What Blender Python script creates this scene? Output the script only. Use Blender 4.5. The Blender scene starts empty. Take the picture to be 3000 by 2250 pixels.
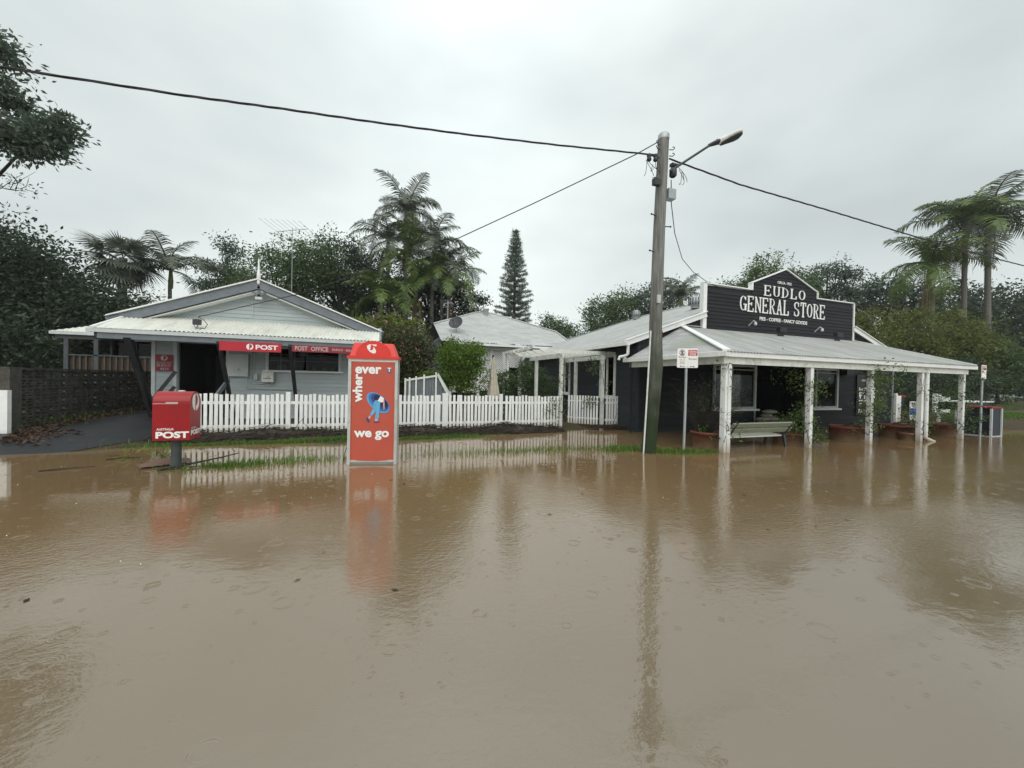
import bpy, math, random
import numpy as np
from mathutils import Vector, Matrix
random.seed(7); RNG = np.random.default_rng(7)
S = bpy.context.scene; COL = S.collection
# ------------------------------------------------------------------ camera
def mx(c0, c1, c2, t): return Matrix(((c0[0],c1[0],c2[0],t[0]),(c0[1],c1[1],c2[1],t[1]),(c0[2],c1[2],c2[2],t[2]),(0,0,0,1)))
TH, PITCH, ROLL = 0.338224, -0.01022, 0.020684
cam = bpy.data.cameras.new('camera'); co = bpy.data.objects.new('camera', cam); COL.objects.link(co)
cam.sensor_fit = 'HORIZONTAL'; cam.sensor_width = 36; cam.lens = 13.413; cam.clip_start = .05; cam.clip_end = 3000
c_, s_ = math.cos(TH), math.sin(TH)
B = Matrix(((c_,0,-s_),(-s_,0,-c_),(0,1,0))) @ Matrix.Rotation(PITCH,3,'X') @ Matrix.Rotation(ROLL,3,'Z')
co.matrix_world = Matrix.Translation((0,0,1.55)) @ B.to_4x4()
S.camera = co
# ------------------------------------------------------------------ light
LAMP_EL, LAMP_AZ = math.radians(50), math.radians(196)      # azimuth from +Y towards +X
W = bpy.data.worlds.new('World'); S.world = W; W.use_nodes = True
nt = W.node_tree; nt.nodes.clear()
def wn(t, **k):
    n = nt.nodes.new(t)
    for a, v in k.items(): setattr(n, a, v)
    return n
def sky_world():
    L = nt.links.new
    sky = wn('ShaderNodeTexSky', sky_type='NISHITA', sun_disc=False)
    sky.sun_elevation = LAMP_EL; sky.sun_rotation = LAMP_AZ; sky.air_density = 2; sky.dust_density = 4
    b1 = wn('ShaderNodeBackground'); b1.inputs[1].default_value = .06; L(sky.outputs[0], b1.inputs[0])
    tc = wn('ShaderNodeTexCoord')
    n1 = wn('ShaderNodeTexNoise'); n1.inputs['Scale'].default_value = 1.25; n1.inputs['Detail'].default_value = 4; n1.inputs['Roughness'].default_value = .5
    mp = wn('ShaderNodeMapping'); mp.inputs['Scale'].default_value = (1,1,2.2); L(tc.outputs['Generated'], mp.inputs[0]); L(mp.outputs[0], n1.inputs['Vector'])
    cr = wn('ShaderNodeValToRGB'); L(n1.outputs[0], cr.inputs[0])
    e = cr.color_ramp.elements; e[0].position = .30; e[0].color = (.47,.52,.525,1); e[1].position = .70; e[1].color = (.76,.82,.80,1)
    # overcast: brighter round the hidden sun
    dot = wn('ShaderNodeVectorMath', operation='DOT_PRODUCT'); L(tc.outputs['Generated'], dot.inputs[0])
    se, sa = math.radians(37), math.radians(11)
    dot.inputs[1].default_value = (math.sin(sa)*math.cos(se), math.cos(sa)*math.cos(se), math.sin(se))
    m0 = wn('ShaderNodeMath', operation='MAXIMUM'); L(dot.outputs['Value'], m0.inputs[0]); m0.inputs[1].default_value = 0
    pw = wn('ShaderNodeMath', operation='POWER'); L(m0.outputs[0], pw.inputs[0]); pw.inputs[1].default_value = 26
    ml = wn('ShaderNodeMath', operation='MULTIPLY_ADD'); L(pw.outputs[0], ml.inputs[0]); ml.inputs[1].default_value = .30; ml.inputs[2].default_value = .97
    # overcast luminance rises smoothly towards the zenith
    sp = wn('ShaderNodeSeparateXYZ'); L(tc.outputs['Generated'], sp.inputs[0])
    zz = wn('ShaderNodeMapRange'); L(sp.outputs[2], zz.inputs[0]); zz.inputs[1].default_value = .62; zz.inputs[2].default_value = 1; zz.inputs[3].default_value = 1; zz.inputs[4].default_value = 1.5
    mm = wn('ShaderNodeMath', operation='MULTIPLY'); L(ml.outputs[0], mm.inputs[0]); L(zz.outputs[0], mm.inputs[1])
    b2 = wn('ShaderNodeBackground'); L(cr.outputs[0], b2.inputs[0]); L(mm.outputs[0], b2.inputs[1])
    mix = wn('ShaderNodeMixShader'); mix.inputs[0].default_value = .95; L(b1.outputs[0], mix.inputs[1]); L(b2.outputs[0], mix.inputs[2])
    out = wn('ShaderNodeOutputWorld'); L(mix.outputs[0], out.inputs[0])
sky_world()
sl = bpy.data.lights.new('front_fill', 'SUN'); sl.energy = 1.5; sl.angle = math.radians(70); sl.color = (1,.97,.93)  # soft lamp from behind the camera, added to brighten front-facing surfaces
so = bpy.data.objects.new('front_fill', sl); COL.objects.link(so)
d = Vector((math.sin(LAMP_AZ)*math.cos(LAMP_EL), math.cos(LAMP_AZ)*math.cos(LAMP_EL), math.sin(LAMP_EL)))
so.rotation_euler = d.to_track_quat('Z','Y').to_euler(); so.location = d*60
S.view_settings.view_transform = 'Standard'; S.view_settings.look = 'None'; S.view_settings.exposure = 0.40; S.view_settings.gamma = 1
S.view_settings.use_curve_mapping = False
S.render.engine = 'CYCLES'
S.cycles.use_denoising = True; S.cycles.max_bounces = 8; S.cycles.transparent_max_bounces = 12
S.cycles.sample_clamp_indirect = 4

# ------------------------------------------------------------------ materials
def lin(h):
    h = h.lstrip('#'); r = [int(h[i:i+2],16)/255 for i in (0,2,4)]
    return tuple(x/12.92 if x <= .04045 else ((x+.055)/1.055)**2.4 for x in r)
MATS = {}
def mat(name, c1, c2=None, rough=.7, scale=6., bump=0., bscale=40., spec=.4, metal=0., stretch=(1,1,1), rand=0., island=False, transl=0., lo=.35, hi=.65, detail=5, c3=None, s3=1.2, lo3=.55, hi3=.7, coord='Object'):
    """Principled surface: two tones broken up by noise, an optional third stain tone, fine relief, per-object or per-island shade."""
    m = bpy.data.materials.new(name); m.use_nodes = True; t = m.node_tree; L = t.links.new; N = t.nodes.new
    p = t.nodes['Principled BSDF']; p.inputs['Roughness'].default_value = rough; p.inputs['Metallic'].default_value = metal
    p.inputs['Specular IOR Level'].default_value = spec
    tc = N('ShaderNodeTexCoord'); mp = N('ShaderNodeMapping'); mp.inputs['Scale'].default_value = stretch
    L(tc.outputs[coord], mp.inputs[0])
    oi = N('ShaderNodeObjectInfo'); mu = N('ShaderNodeMath'); mu.operation = 'MULTIPLY'; mu.inputs[1].default_value = 53.7; L(oi.outputs['Random'], mu.inputs[0])
    cx = N('ShaderNodeCombineXYZ')
    for i in range(3): L(mu.outputs[0], cx.inputs[i])
    L(cx.outputs[0], mp.inputs['Location'])
    col = None
    def ramp(sc, a, b, ca, cb, det=detail):
        n = N('ShaderNodeTexNoise'); n.inputs['Scale'].default_value = sc; n.inputs['Detail'].default_value = det; n.inputs['Roughness'].default_value = .62
        L(mp.outputs[0], n.inputs['Vector']); r = N('ShaderNodeMapRange'); L(n.outputs[0], r.inputs[0]); r.inputs[1].default_value = a; r.inputs[2].default_value = b
        x = N('ShaderNodeMixRGB'); L(r.outputs[0], x.inputs[0])
        for i, c in ((1, ca), (2, cb)):
            if isinstance(c, tuple): x.inputs[i].default_value = (*c, 1)
            else: L(c, x.inputs[i])
        return x.outputs[0]
    col = ramp(scale, lo, hi, c1, c2 if c2 else tuple(v*.8 for v in c1))
    if c3: col = ramp(s3, lo3, hi3, col, c3)
    if rand or island:
        src = oi.outputs['Random']
        if island:
            g = N('ShaderNodeNewGeometry'); src = g.outputs['Random Per Island']
        r = N('ShaderNodeMapRange'); L(src, r.inputs[0]); r.inputs[3].default_value = 1-rand; r.inputs[4].default_value = 1+rand
        hs = N('ShaderNodeHueSaturation'); L(r.outputs[0], hs.inputs['Value']); L(col, hs.inputs['Color'])
        if island:
            r2 = N('ShaderNodeMapRange'); L(src, r2.inputs[0]); r2.inputs[3].default_value = .485; r2.inputs[4].default_value = .515; L(r2.outputs[0], hs.inputs['Hue'])
        col = hs.outputs[0]
    L(col, p.inputs['Base Color'])
    if bump:
        n = N('ShaderNodeTexNoise'); n.inputs['Scale'].default_value = bscale; n.inputs['Detail'].default_value = 4; L(mp.outputs[0], n.inputs['Vector'])
        bp = N('ShaderNodeBump'); bp.inputs['Strength'].default_value = bump; bp.inputs['Distance'].default_value = .02; L(n.outputs[0], bp.inputs['Height']); L(bp.outputs[0], p.inputs['Normal'])
    if transl:
        tr = N('ShaderNodeBsdfTranslucent'); L(col, tr.inputs[0]); ms = N('ShaderNodeMixShader'); ms.inputs[0].default_value = transl
        L(p.outputs[0], ms.inputs[1]); L(tr.outputs[0], ms.inputs[2]); L(ms.outputs[0], t.nodes['Material Output'].inputs[0])
    MATS[name] = m; return m
M = MATS
mat('white_paint', (.80,.81,.79), (.73,.74,.72), rough=.45, scale=9, bump=.06, c3=(.60,.60,.56), s3=3.5, lo3=.62, hi3=.85, rand=.07)
mat('white_clean', (.80,.81,.79), (.74,.75,.73), rough=.4, scale=9)
mat('old_white', (.70,.71,.67), (.58,.60,.55), rough=.5, scale=7, bump=.1, c3=(.42,.44,.37), s3=5, lo3=.56, hi3=.75)
mat('grey_board', (.40,.45,.46), (.34,.39,.40), rough=.5, scale=4, bump=.08, stretch=(.3,1,4), rand=.05, c3=(.26,.29,.28), s3=2.5, lo3=.58, hi3=.8)
mat('grey_trim', (.17,.19,.21), (.13,.15,.165), rough=.5, scale=6, bump=.05)
mat('annex_grey', (.075,.082,.086), (.055,.06,.064), rough=.6, scale=6)
mat('post_grey', (.065,.078,.075), (.05,.06,.057), rough=.55)
mat('pale_trim', (.55,.58,.57), (.47,.5,.5), rough=.5, scale=6)
mat('charcoal_board', (.017,.018,.022), (.012,.013,.016), rough=.6, scale=3, bump=.12, bscale=60, stretch=(.3,1,5), rand=.16, spec=.22, c3=(.028,.029,.031), s3=2, lo3=.55, hi3=.8)
mat('charcoal_blue', (.030,.037,.043), (.023,.029,.034), spec=.25, rough=.6, scale=3, bump=.1, bscale=60, stretch=(1,.3,5), rand=.12)
mat('brown_board', (.05,.032,.022), (.03,.02,.014), rough=.7, scale=5, bump=.2, stretch=(5,5,.4), rand=.3)
mat('batten', (.085,.072,.048), (.06,.05,.035), rough=.7, scale=8, rand=.2)
mat('dark_timber', (.028,.028,.030), (.018,.018,.02), rough=.55, scale=5, bump=.2)
mat('roof_cream', (.66,.66,.60), (.58,.585,.53), rough=.42, scale=2.2, bump=.03, c3=(.44,.44,.38), s3=1.5, lo3=.5, hi3=.8, stretch=(2.5,.7,.7))
mat('roof_grey', (.43,.44,.43), (.33,.34,.335), rough=.55, spec=.25, scale=1.6, bump=.05, c3=(.27,.27,.26), s3=.9, lo3=.5, hi3=.75, stretch=(1,2.2,1))
mat('roof_mould', (.42,.42,.42), (.26,.255,.265), spec=.25, rough=.6, scale=1.5, bump=.06, c3=(.27,.295,.25), s3=.55, lo3=.45, hi3=.62, stretch=(3,.6,.6))
mat('red_enamel', (.31,.005,.008), (.25,.005,.007), rough=.36, scale=3, spec=.4, c3=(.20,.010,.012), s3=5, lo3=.60, hi3=.82)
mat('red_cover', (.70,.035,.022), (.60,.03,.02), rough=.38, scale=4, spec=.5)
mat('poster_red', (.48,.085,.052), (.455,.08,.05), rough=.35, scale=2, spec=.45)
mat('sign_red', (.48,.018,.035), (.42,.016,.03), rough=.4, scale=3)
mat('dull_sign_red', (.27,.02,.03), (.22,.017,.026), rough=.5, scale=4)
mat('print_white', (.82,.82,.80), (.78,.78,.76), rough=.45)
mat('faded_white', (.55,.50,.48), (.45,.40,.39), rough=.5)
mat('print_black', (.02,.02,.022), rough=.5)
mat('print_maroon', (.25,.02,.03), rough=.5)
mat('art_sky', (.10,.36,.66), rough=.45); mat('art_blue', (.055,.17,.46), rough=.45); mat('art_navy', (.03,.07,.22), rough=.45); mat('art_deep', (.012,.02,.07), rough=.45)
mat('art_skin', (.75,.42,.34), rough=.45); mat('art_leg', (.13,.42,.68), rough=.45)
mat('silver', (.55,.55,.53), (.47,.47,.45), rough=.4, metal=.35, scale=5, c3=(.36,.34,.28), s3=3)
mat('galvanised', (.40,.43,.43), (.32,.35,.35), rough=.45, metal=.4, scale=8)
mat('dark_metal', (.05,.052,.055), (.035,.037,.04), rough=.5, metal=.3)
mat('cable_black', (.022,.023,.025), (.03,.03,.03), rough=.6)
mat('pole_wood', (.25,.25,.235), (.115,.113,.10), rough=.85, scale=4, bump=.7, bscale=18, stretch=(6,6,.35), c3=(.12,.13,.11), s3=2)
mat('terracotta', (.165,.047,.028), (.12,.036,.023), rough=.6, scale=5, bump=.08, c3=(.12,.045,.03), s3=3)
mat('soil', (.05,.035,.022), (.025,.018,.012), rough=.95, scale=20, bump=.5)
mat('concrete_block', (.095,.09,.075), (.06,.057,.047), rough=.85, scale=9, bump=.3, bscale=60, rand=.12, c3=(.026,.028,.02), s3=2.6, lo3=.48, hi3=.72)
mat('concrete', (.30,.29,.27), (.22,.21,.19), rough=.8, scale=6, bump=.2)
mat('asphalt', (.018,.019,.022), (.012,.013,.015), rough=.5, scale=30, bump=.25, bscale=120, spec=.3)
mat('sandbag', (.33,.31,.27), (.22,.21,.18), rough=.9, scale=14, bump=.3, rand=.2)
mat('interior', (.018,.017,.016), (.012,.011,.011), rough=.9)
mat('paper', (.62,.60,.55), (.45,.44,.42), rough=.7, rand=.2)
mat('bench_slat', (.62,.63,.58), (.50,.51,.45), rough=.45, scale=8, bump=.1, stretch=(.4,4,4), rand=.08)
mat('bench_slat_shade', (.30,.33,.25), (.23,.26,.19), rough=.5, scale=8, bump=.1, stretch=(.4,4,4), rand=.06)  # back slats: darker, greener copy of the slats, their shade put into the colour
mat('bin_green', (.022,.040,.030), (.016,.03,.022), rough=.5)
mat('navy_panel', (.015,.019,.034), (.012,.015,.027), rough=.4, scale=3)
mat('canvas', (.54,.50,.40), (.45,.41,.32), rough=.9, scale=6, bump=.1)
mat('debris', (.050,.036,.027), (.024,.018,.014), rough=.85, island=True, rand=.55, scale=8)
mat('litter', (.085,.045,.026), (.04,.025,.016), rough=.85, island=True, rand=.6)
mat('dead_frond', (.26,.17,.09), (.17,.11,.06), rough=.9, island=True, rand=.3)
mat('sheath_brown', (.15,.085,.06), (.09,.055,.04), rough=.7, scale=12, stretch=(1,6,1))
mat('seed_stalk', (.30,.23,.12), (.22,.16,.085), rough=.9, rand=.15)
mat('bark_grey', (.10,.095,.08), (.06,.056,.048), rough=.9, scale=10, bump=.5, stretch=(4,4,.6))
mat('bark_dark', (.045,.038,.03), (.028,.024,.02), rough=.9, scale=10, bump=.5, stretch=(4,4,.6))
mat('palm_trunk', (.17,.16,.135), (.11,.105,.09), rough=.85, scale=3, bump=.4, bscale=8, stretch=(1,1,6))
mat('crownshaft', (.13,.15,.05), (.10,.12,.04), rough=.5, scale=3)
def leafmat(n, c, r=.45, tr=.3, rand=.35, rough=.5): c = tuple(v*1.45 for v in c) if 'bright' not in n and 'grass' not in n else c; mat(n, c, tuple(v*.7 for v in c), rough=rough, scale=.5, island=True, rand=rand, transl=tr, spec=.35, detail=2)
leafmat('leaf_dark', (.034,.052,.025)); leafmat('leaf_deep', (.029,.046,.024)); leafmat('leaf_mid', (.064,.100,.034)); leafmat('leaf_olive', (.098,.118,.024))
leafmat('leaf_bright', (.13,.21,.028), rand=.4, tr=.35); leafmat('leaf_bluish', (.055,.080,.053)); leafmat('leaf_rust', (.058,.064,.022)); leafmat('leaf_vine', (.075,.11,.03), rand=.5)
leafmat('fan_green', (.10,.12,.09), tr=.2); leafmat('pine_needle', (.10,.13,.10)); leafmat('leaf_soft', (.062,.088,.058)); leafmat('frond_green', (.085,.125,.030), tr=.2, rand=.3, rough=.38); leafmat('frond_pale', (.085,.10,.07), tr=.2, rand=.3, rough=.35); leafmat('grass_blade', (.10,.19,.025), rand=.45, tr=.35)
mat('flower_pink', (.55,.18,.25), rough=.7, island=True, rand=.3)

def mossy_pole():
    m = M['pole_wood'].copy(); m.name = 'pole_wood_moss'; t = m.node_tree; L = t.links.new; N = t.nodes.new
    p = t.nodes['Principled BSDF']; src = p.inputs['Base Color'].links[0].from_socket
    g = N('ShaderNodeNewGeometry'); s = N('ShaderNodeSeparateXYZ'); L(g.outputs['Position'], s.inputs[0])
    n = N('ShaderNodeTexNoise'); n.inputs['Scale'].default_value = 2.5; n.inputs['Detail'].default_value = 6; L(g.outputs['Position'], n.inputs['Vector'])
    a = N('ShaderNodeMath'); a.operation = 'MULTIPLY_ADD'; L(n.outputs[0], a.inputs[0]); a.inputs[1].default_value = 2.2; L(s.outputs[2], a.inputs[2])
    r = N('ShaderNodeMapRange'); L(a.outputs[0], r.inputs[0]); r.inputs[1].default_value = 4.9; r.inputs[2].default_value = 2.0
    x = N('ShaderNodeMixRGB'); L(r.outputs[0], x.inputs[0]); L(src, x.inputs[1]); x.inputs[2].default_value = (.020,.032,.011,1); L(x.outputs[0], p.inputs['Base Color'])
    M['pole_wood_moss'] = m
mossy_pole()
def glass(name, tint=.5, rough=.02):
    m = bpy.data.materials.new(name); m.use_nodes = True; t = m.node_tree; L = t.links.new; N = t.nodes.new; t.nodes.remove(t.nodes['Principled BSDF'])
    f = N('ShaderNodeFresnel'); f.inputs[0].default_value = 1.3; tr = N('ShaderNodeBsdfTransparent'); tr.inputs[0].default_value = (tint,tint*1.03,tint*1.04,1)
    g = N('ShaderNodeBsdfGlossy'); g.inputs['Roughness'].default_value = rough; mx_ = N('ShaderNodeMixShader'); L(f.outputs[0], mx_.inputs[0]); L(tr.outputs[0], mx_.inputs[1]); L(g.outputs[0], mx_.inputs[2])
    L(mx_.outputs[0], t.nodes['Material Output'].inputs[0]); M[name] = m
glass('glass')

def tide_mark(n):
    m = M[n]; t = m.node_tree; L = t.links.new; N = t.nodes.new; p = t.nodes['Principled BSDF']; src = p.inputs['Base Color'].links[0].from_socket
    g = N('ShaderNodeNewGeometry'); s = N('ShaderNodeSeparateXYZ'); L(g.outputs['Position'], s.inputs[0]); q = N('ShaderNodeTexNoise'); q.inputs['Scale'].default_value = 9; q.inputs['Detail'].default_value = 6; L(g.outputs['Position'], q.inputs['Vector'])
    a = N('ShaderNodeMath'); a.operation = 'MULTIPLY_ADD'; L(q.outputs[0], a.inputs[0]); a.inputs[1].default_value = -.34; L(s.outputs[2], a.inputs[2])
    r = N('ShaderNodeMapRange'); L(a.outputs[0], r.inputs[0]); r.inputs[1].default_value = .14; r.inputs[2].default_value = -.14; r.inputs[4].default_value = .75
    x = N('ShaderNodeMixRGB'); L(r.outputs[0], x.inputs[0]); L(src, x.inputs[1]); x.inputs[2].default_value = (.30,.23,.14,1); L(x.outputs[0], p.inputs['Base Color'])
for n_ in ('white_paint','terracotta'): tide_mark(n_)

# ------------------------------------------------------------------ mesh helpers
class MB:
    def __init__(s): s.v = []; s.f = []; s.sm = []
    def add(s, vs, fs, smooth=False):
        o = len(s.v); s.v += [tuple(x) for x in vs]; s.f += [tuple(i+o for i in f) for f in fs]; s.sm += [smooth]*len(fs); return s
    def box(s, x0, x1, y0, y1, z0, z1):
        return s.add([(x,y,z) for z in (z0,z1) for y in (y0,y1) for x in (x0,x1)], [(0,2,3,1),(4,5,7,6),(0,1,5,4),(2,6,7,3),(0,4,6,2),(1,3,7,5)])
    def bar(s, p, q, w, h, up=(0,0,1)):
        p, q = Vector(p), Vector(q); a = (q-p).normalized(); u = Vector(up)
        if abs(a.dot(u)) > .98: u = Vector((0,1,0))
        r = a.cross(u).normalized()*w/2; u = r.cross(a).normalized()*h/2
        return s.add([p-r-u,p+r-u,p+r+u,p-r+u,q-r-u,q+r-u,q+r+u,q-r+u], [(0,1,2,3),(4,7,6,5),(0,4,5,1),(1,5,6,2),(2,6,7,3),(3,7,4,0)])
    def tube(s, pts, rad, n=8, cap=True):
        pts = [Vector(p) for p in pts]; k = len(pts)
        if not hasattr(rad, '__len__'): rad = [rad]*k
        vs = []; prev = None
        for i, p in enumerate(pts):
            a = (pts[min(i+1,k-1)]-pts[max(i-1,0)])
            a = a.normalized() if a.length > 1e-9 else Vector((0,0,1))
            if prev is None: prev = a.orthogonal().normalized()
            x = (prev-a*prev.dot(a)); x = x.normalized() if x.length > 1e-6 else a.orthogonal().normalized(); prev = x; y = a.cross(x)
            vs += [p+(x*math.cos(j*2*math.pi/n)+y*math.sin(j*2*math.pi/n))*rad[i] for j in range(n)]
        fs = [(i*n+j, i*n+(j+1)%n, (i+1)*n+(j+1)%n, (i+1)*n+j) for i in range(k-1) for j in range(n)]
        s.add(vs, fs, True)
        if cap: s.add(vs[:n], [tuple(reversed(range(n)))]); s.add(vs[-n:], [tuple(range(n))])
        return s
    def lathe(s, c, prof, n=20, sx=1, sy=1, smooth=True):
        vs = [(c[0]+r*sx*math.cos(j*2*math.pi/n), c[1]+r*sy*math.sin(j*2*math.pi/n), c[2]+z) for r, z in prof for j in range(n)]
        return s.add(vs, [(i*n+j, i*n+(j+1)%n, (i+1)*n+(j+1)%n, (i+1)*n+j) for i in range(len(prof)-1) for j in range(n)], smooth)
    def poly(s, pts, thick):
        """prism from a planar polygon, thick = vector"""
        t = Vector(thick); n = len(pts); a = [Vector(p) for p in pts]; b = [p+t for p in a]
        return s.add(a+b, [tuple(range(n)), tuple(reversed(range(n,2*n)))]+[(i,i+n,(i+1)%n+n,(i+1)%n) for i in range(n)])
    def sphere(s, c, r, nu=10, nv=7):
        vs = []; 
        for i in range(nv+1):
            a = math.pi*i/nv
            for j in range(nu): vs.append((c[0]+r[0]*math.sin(a)*math.cos(j*2*math.pi/nu), c[1]+r[1]*math.sin(a)*math.sin(j*2*math.pi/nu), c[2]+r[2]*math.cos(a)))
        return s.add(vs, [(i*nu+j,(i+1)*nu+j,(i+1)*nu+(j+1)%nu,i*nu+(j+1)%nu) for i in range(nv) for j in range(nu)], True)
    def mesh(s, name, m):
        me = bpy.data.meshes.new(name); me.from_pydata([tuple(v) for v in s.v], [], s.f)
        if any(s.sm): me.polygons.foreach_set('use_smooth', s.sm)
        me.materials.append(M[m]); me.update(); return me
    def build(s, name, m, parent=None, **k): return link(name, s.mesh(name, m), parent, **k)
def npmesh(name, V, F, m):
    """numpy verts (N,3), faces (K,q) -> mesh"""
    me = bpy.data.meshes.new(name); V = np.asarray(V, np.float32); F = np.asarray(F, np.int32); q = F.shape[1]
    me.vertices.add(len(V)); me.vertices.foreach_set('co', V.ravel()); me.loops.add(F.size); me.loops.foreach_set('vertex_index', F.ravel())
    me.polygons.add(len(F)); me.polygons.foreach_set('loop_start', np.arange(0,F.size,q,dtype=np.int32)); me.update(calc_edges=True); me.materials.append(M[m]); return me
def root_of(o):
    while o.parent: o = o.parent
    return o
WL = {}
def link(name, me, parent=None, mw=None, label=None, cat=None, group=None, kind=None):
    o = bpy.data.objects.new(name, me); COL.objects.link(o)
    if parent is not None:
        o.parent = parent
        if parent.type == 'EMPTY': o.matrix_parent_inverse = Matrix.Translation(-Vector(WL[parent.name]))
    if mw is not None: o.matrix_basis = mw
    return tag(o, label, cat, group, kind)
def tag(o, label=None, cat=None, group=None, kind=None):
    for k, v in (('label',label),('category',cat),('group',group),('kind',kind)):
        if v: o[k] = v
    return o
def thing(name, loc, label, cat, group=None):
    o = bpy.data.objects.new(name, None); COL.objects.link(o); o.location = loc; o.empty_display_size = .2
    WL[o.name] = tuple(loc)
    return tag(o, label, cat, group)
def T(x, y, z): return Matrix.Translation((x,y,z))
def copy_thing(t, loc, label, group=None):
    r = t.copy(); COL.objects.link(r); r.location = loc; r['label'] = label
    if group: r['group'] = group
    for ch in list(t.children):
        c = ch.copy(); COL.objects.link(c); c.parent = r
        for g in list(ch.children):
            d_ = g.copy(); COL.objects.link(d_); d_.parent = c
    return r
# leaf clouds --------------------------------------------------------
def leaf_quads(P, D, Nn, L, Wd):
    """P base, D direction, Nn side vector, L length, Wd width -> diamond quads"""
    Sd = np.cross(D, Nn); Sd /= np.linalg.norm(Sd,axis=1,keepdims=True)+1e-9; L = L[:,None]; Wd = Wd[:,None]
    up = np.cross(Sd, D)
    V = np.stack([P, P+D*L*.45+Sd*Wd*.5+up*L*.06, P+D*L, P+D*L*.45-Sd*Wd*.5+up*L*.06],1).reshape(-1,3)
    return V, np.arange(len(V)).reshape(-1,4)
def unit(n): v = RNG.normal(size=(n,3)); return v/np.linalg.norm(v,axis=1,keepdims=True)
def lobe_clumps(c, r, n, fill=.55):
    d_ = unit(n); rad = fill+(1-fill)*RNG.random(n)**.7
    bulge = 1+.22*np.sin(d_[:,0]*5+c[0])*np.cos(d_[:,2]*4+c[1]) + RNG.normal(0,.07,n)
    return np.array(c)+d_*np.array(r)*(rad*bulge)[:,None]
def leaf_cloud(clumps, per, spread, L, asp=.42, droop=0., flat=.6):
    n = len(clumps)*per; C_ = np.repeat(clumps, per, 0)
    P = C_+RNG.normal(0,1,(n,3))*np.array([1,1,flat])*spread*np.repeat(.6+.8*RNG.random(len(clumps)),per)[:,None]
    D = unit(n)+(P-C_)/spread*.5; D[:,2] -= droop; D /= np.linalg.norm(D,axis=1,keepdims=True)+1e-9
    l = L*(.6+.8*RNG.random(n)); return leaf_quads(P, D, unit(n), l, l*asp)
def tree(name, label, cat, base, lobes, leaf, m='leaf_dark', bark='bark_dark', tr=.18, clumps=60, per=60, spread=.42, group=None, fill=.5, droop=.1, flat=.6, limbs=9, asp=.42, wiggle=.3, trunk_to=None, crown='crown', lean=(0,0)):
    """a tapered, forking trunk whose limbs reach into the leaf clumps; lobes = [(centre, radii, share), ...]"""
    t = thing(name, base, label, cat, group); b = Vector(base)
    cl = [lobe_clumps(c, r, max(4,int(clumps*w)), fill) for c, r, w in lobes]; allc = np.concatenate(cl)
    V, F = leaf_cloud(allc, per, spread, leaf, asp, droop, flat)
    link(crown, npmesh(crown, V, F, m), t)
    mb = MB(); top = Vector(lobes[0][0]) if trunk_to is None else Vector(trunk_to)
    tip = b+(top-b)*.95; pts = []
    for i in range(7):
        k = i/6; w = Vector((math.sin(k*5+b.x)*wiggle*k*.6, math.cos(k*4+b.y)*wiggle*k*.6, 0)); pts.append(b+(tip-b)*k+w)
    mb.tube(pts, [tr*(1.25-.95*i/6) for i in range(7)], 8)
    for i, (c, r, w) in enumerate(lobes):
        src = cl[i]; k = max(2, int(limbs*w))
        for q in src[RNG.choice(len(src), min(k,len(src)), replace=False)]:
            s0 = pts[random.choice((3,4,5))]; q = Vector(q); mid = s0.lerp(q,.5)+Vector((random.uniform(-1,1),random.uniform(-1,1),random.uniform(0,.8)))*.18*(q-s0).length
            mb.tube([s0, s0.lerp(mid,.5)+Vector((0,0,.05)), mid, mid.lerp(q,.6), q], [tr*.42,tr*.34,tr*.25,tr*.15,tr*.06], 5)
    mb.build('trunk', bark, t); return t
# boards -----------------------------------------------------------------
def frame(o, u, n): return (Vector(o), Vector(u).normalized(), Vector(n).normalized())
def fp(fr, a, dd, z): o, u, n = fr; return (o.x+u.x*a+n.x*dd, o.y+u.y*a+n.y*dd, z)
def board(fr, m, parent, z0, z1, a0, a1, b0=None, b1=None, name='board', thick=.026):
    """lapped weatherboard from a0..a1 at its lower edge to b0..b1 at its upper edge"""
    b0 = a0 if b0 is None else b0; b1 = a1 if b1 is None else b1
    t1 = .006; mb = MB(); zl = z0-.016
    vs = [fp(fr,a0,thick,zl),fp(fr,a1,thick,zl),fp(fr,b1,t1,z1),fp(fr,b0,t1,z1),fp(fr,a0,0,zl),fp(fr,a1,0,zl),fp(fr,b1,0,z1),fp(fr,b0,0,z1)]
    mb.add(vs, [(0,1,2,3),(4,7,6,5),(0,4,5,1),(1,5,6,2),(2,6,7,3),(3,7,4,0)]); return mb.build(name, m, parent)
def boards(fr, m, parent, z0, z1, h, a0, a1, holes=(), name='board'):
    n = max(1, round((z1-z0)/h)); h = (z1-z0)/n
    for i in range(n):
        zl, zt = z0+i*h, z0+(i+1)*h; cuts = [(a0,a1)]
        for (x0,x1,y0,y1) in holes:
            if y0 < zt-.3*h and y1 > zl+.3*h: cuts = [s2 for c in cuts for s2 in ((c[0],min(c[1],x0)),(max(c[0],x1),c[1])) if s2[1]-s2[0] > .02]
        for c in cuts: board(fr, m, parent, zl, zt, c[0], c[1], name=name)
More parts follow.
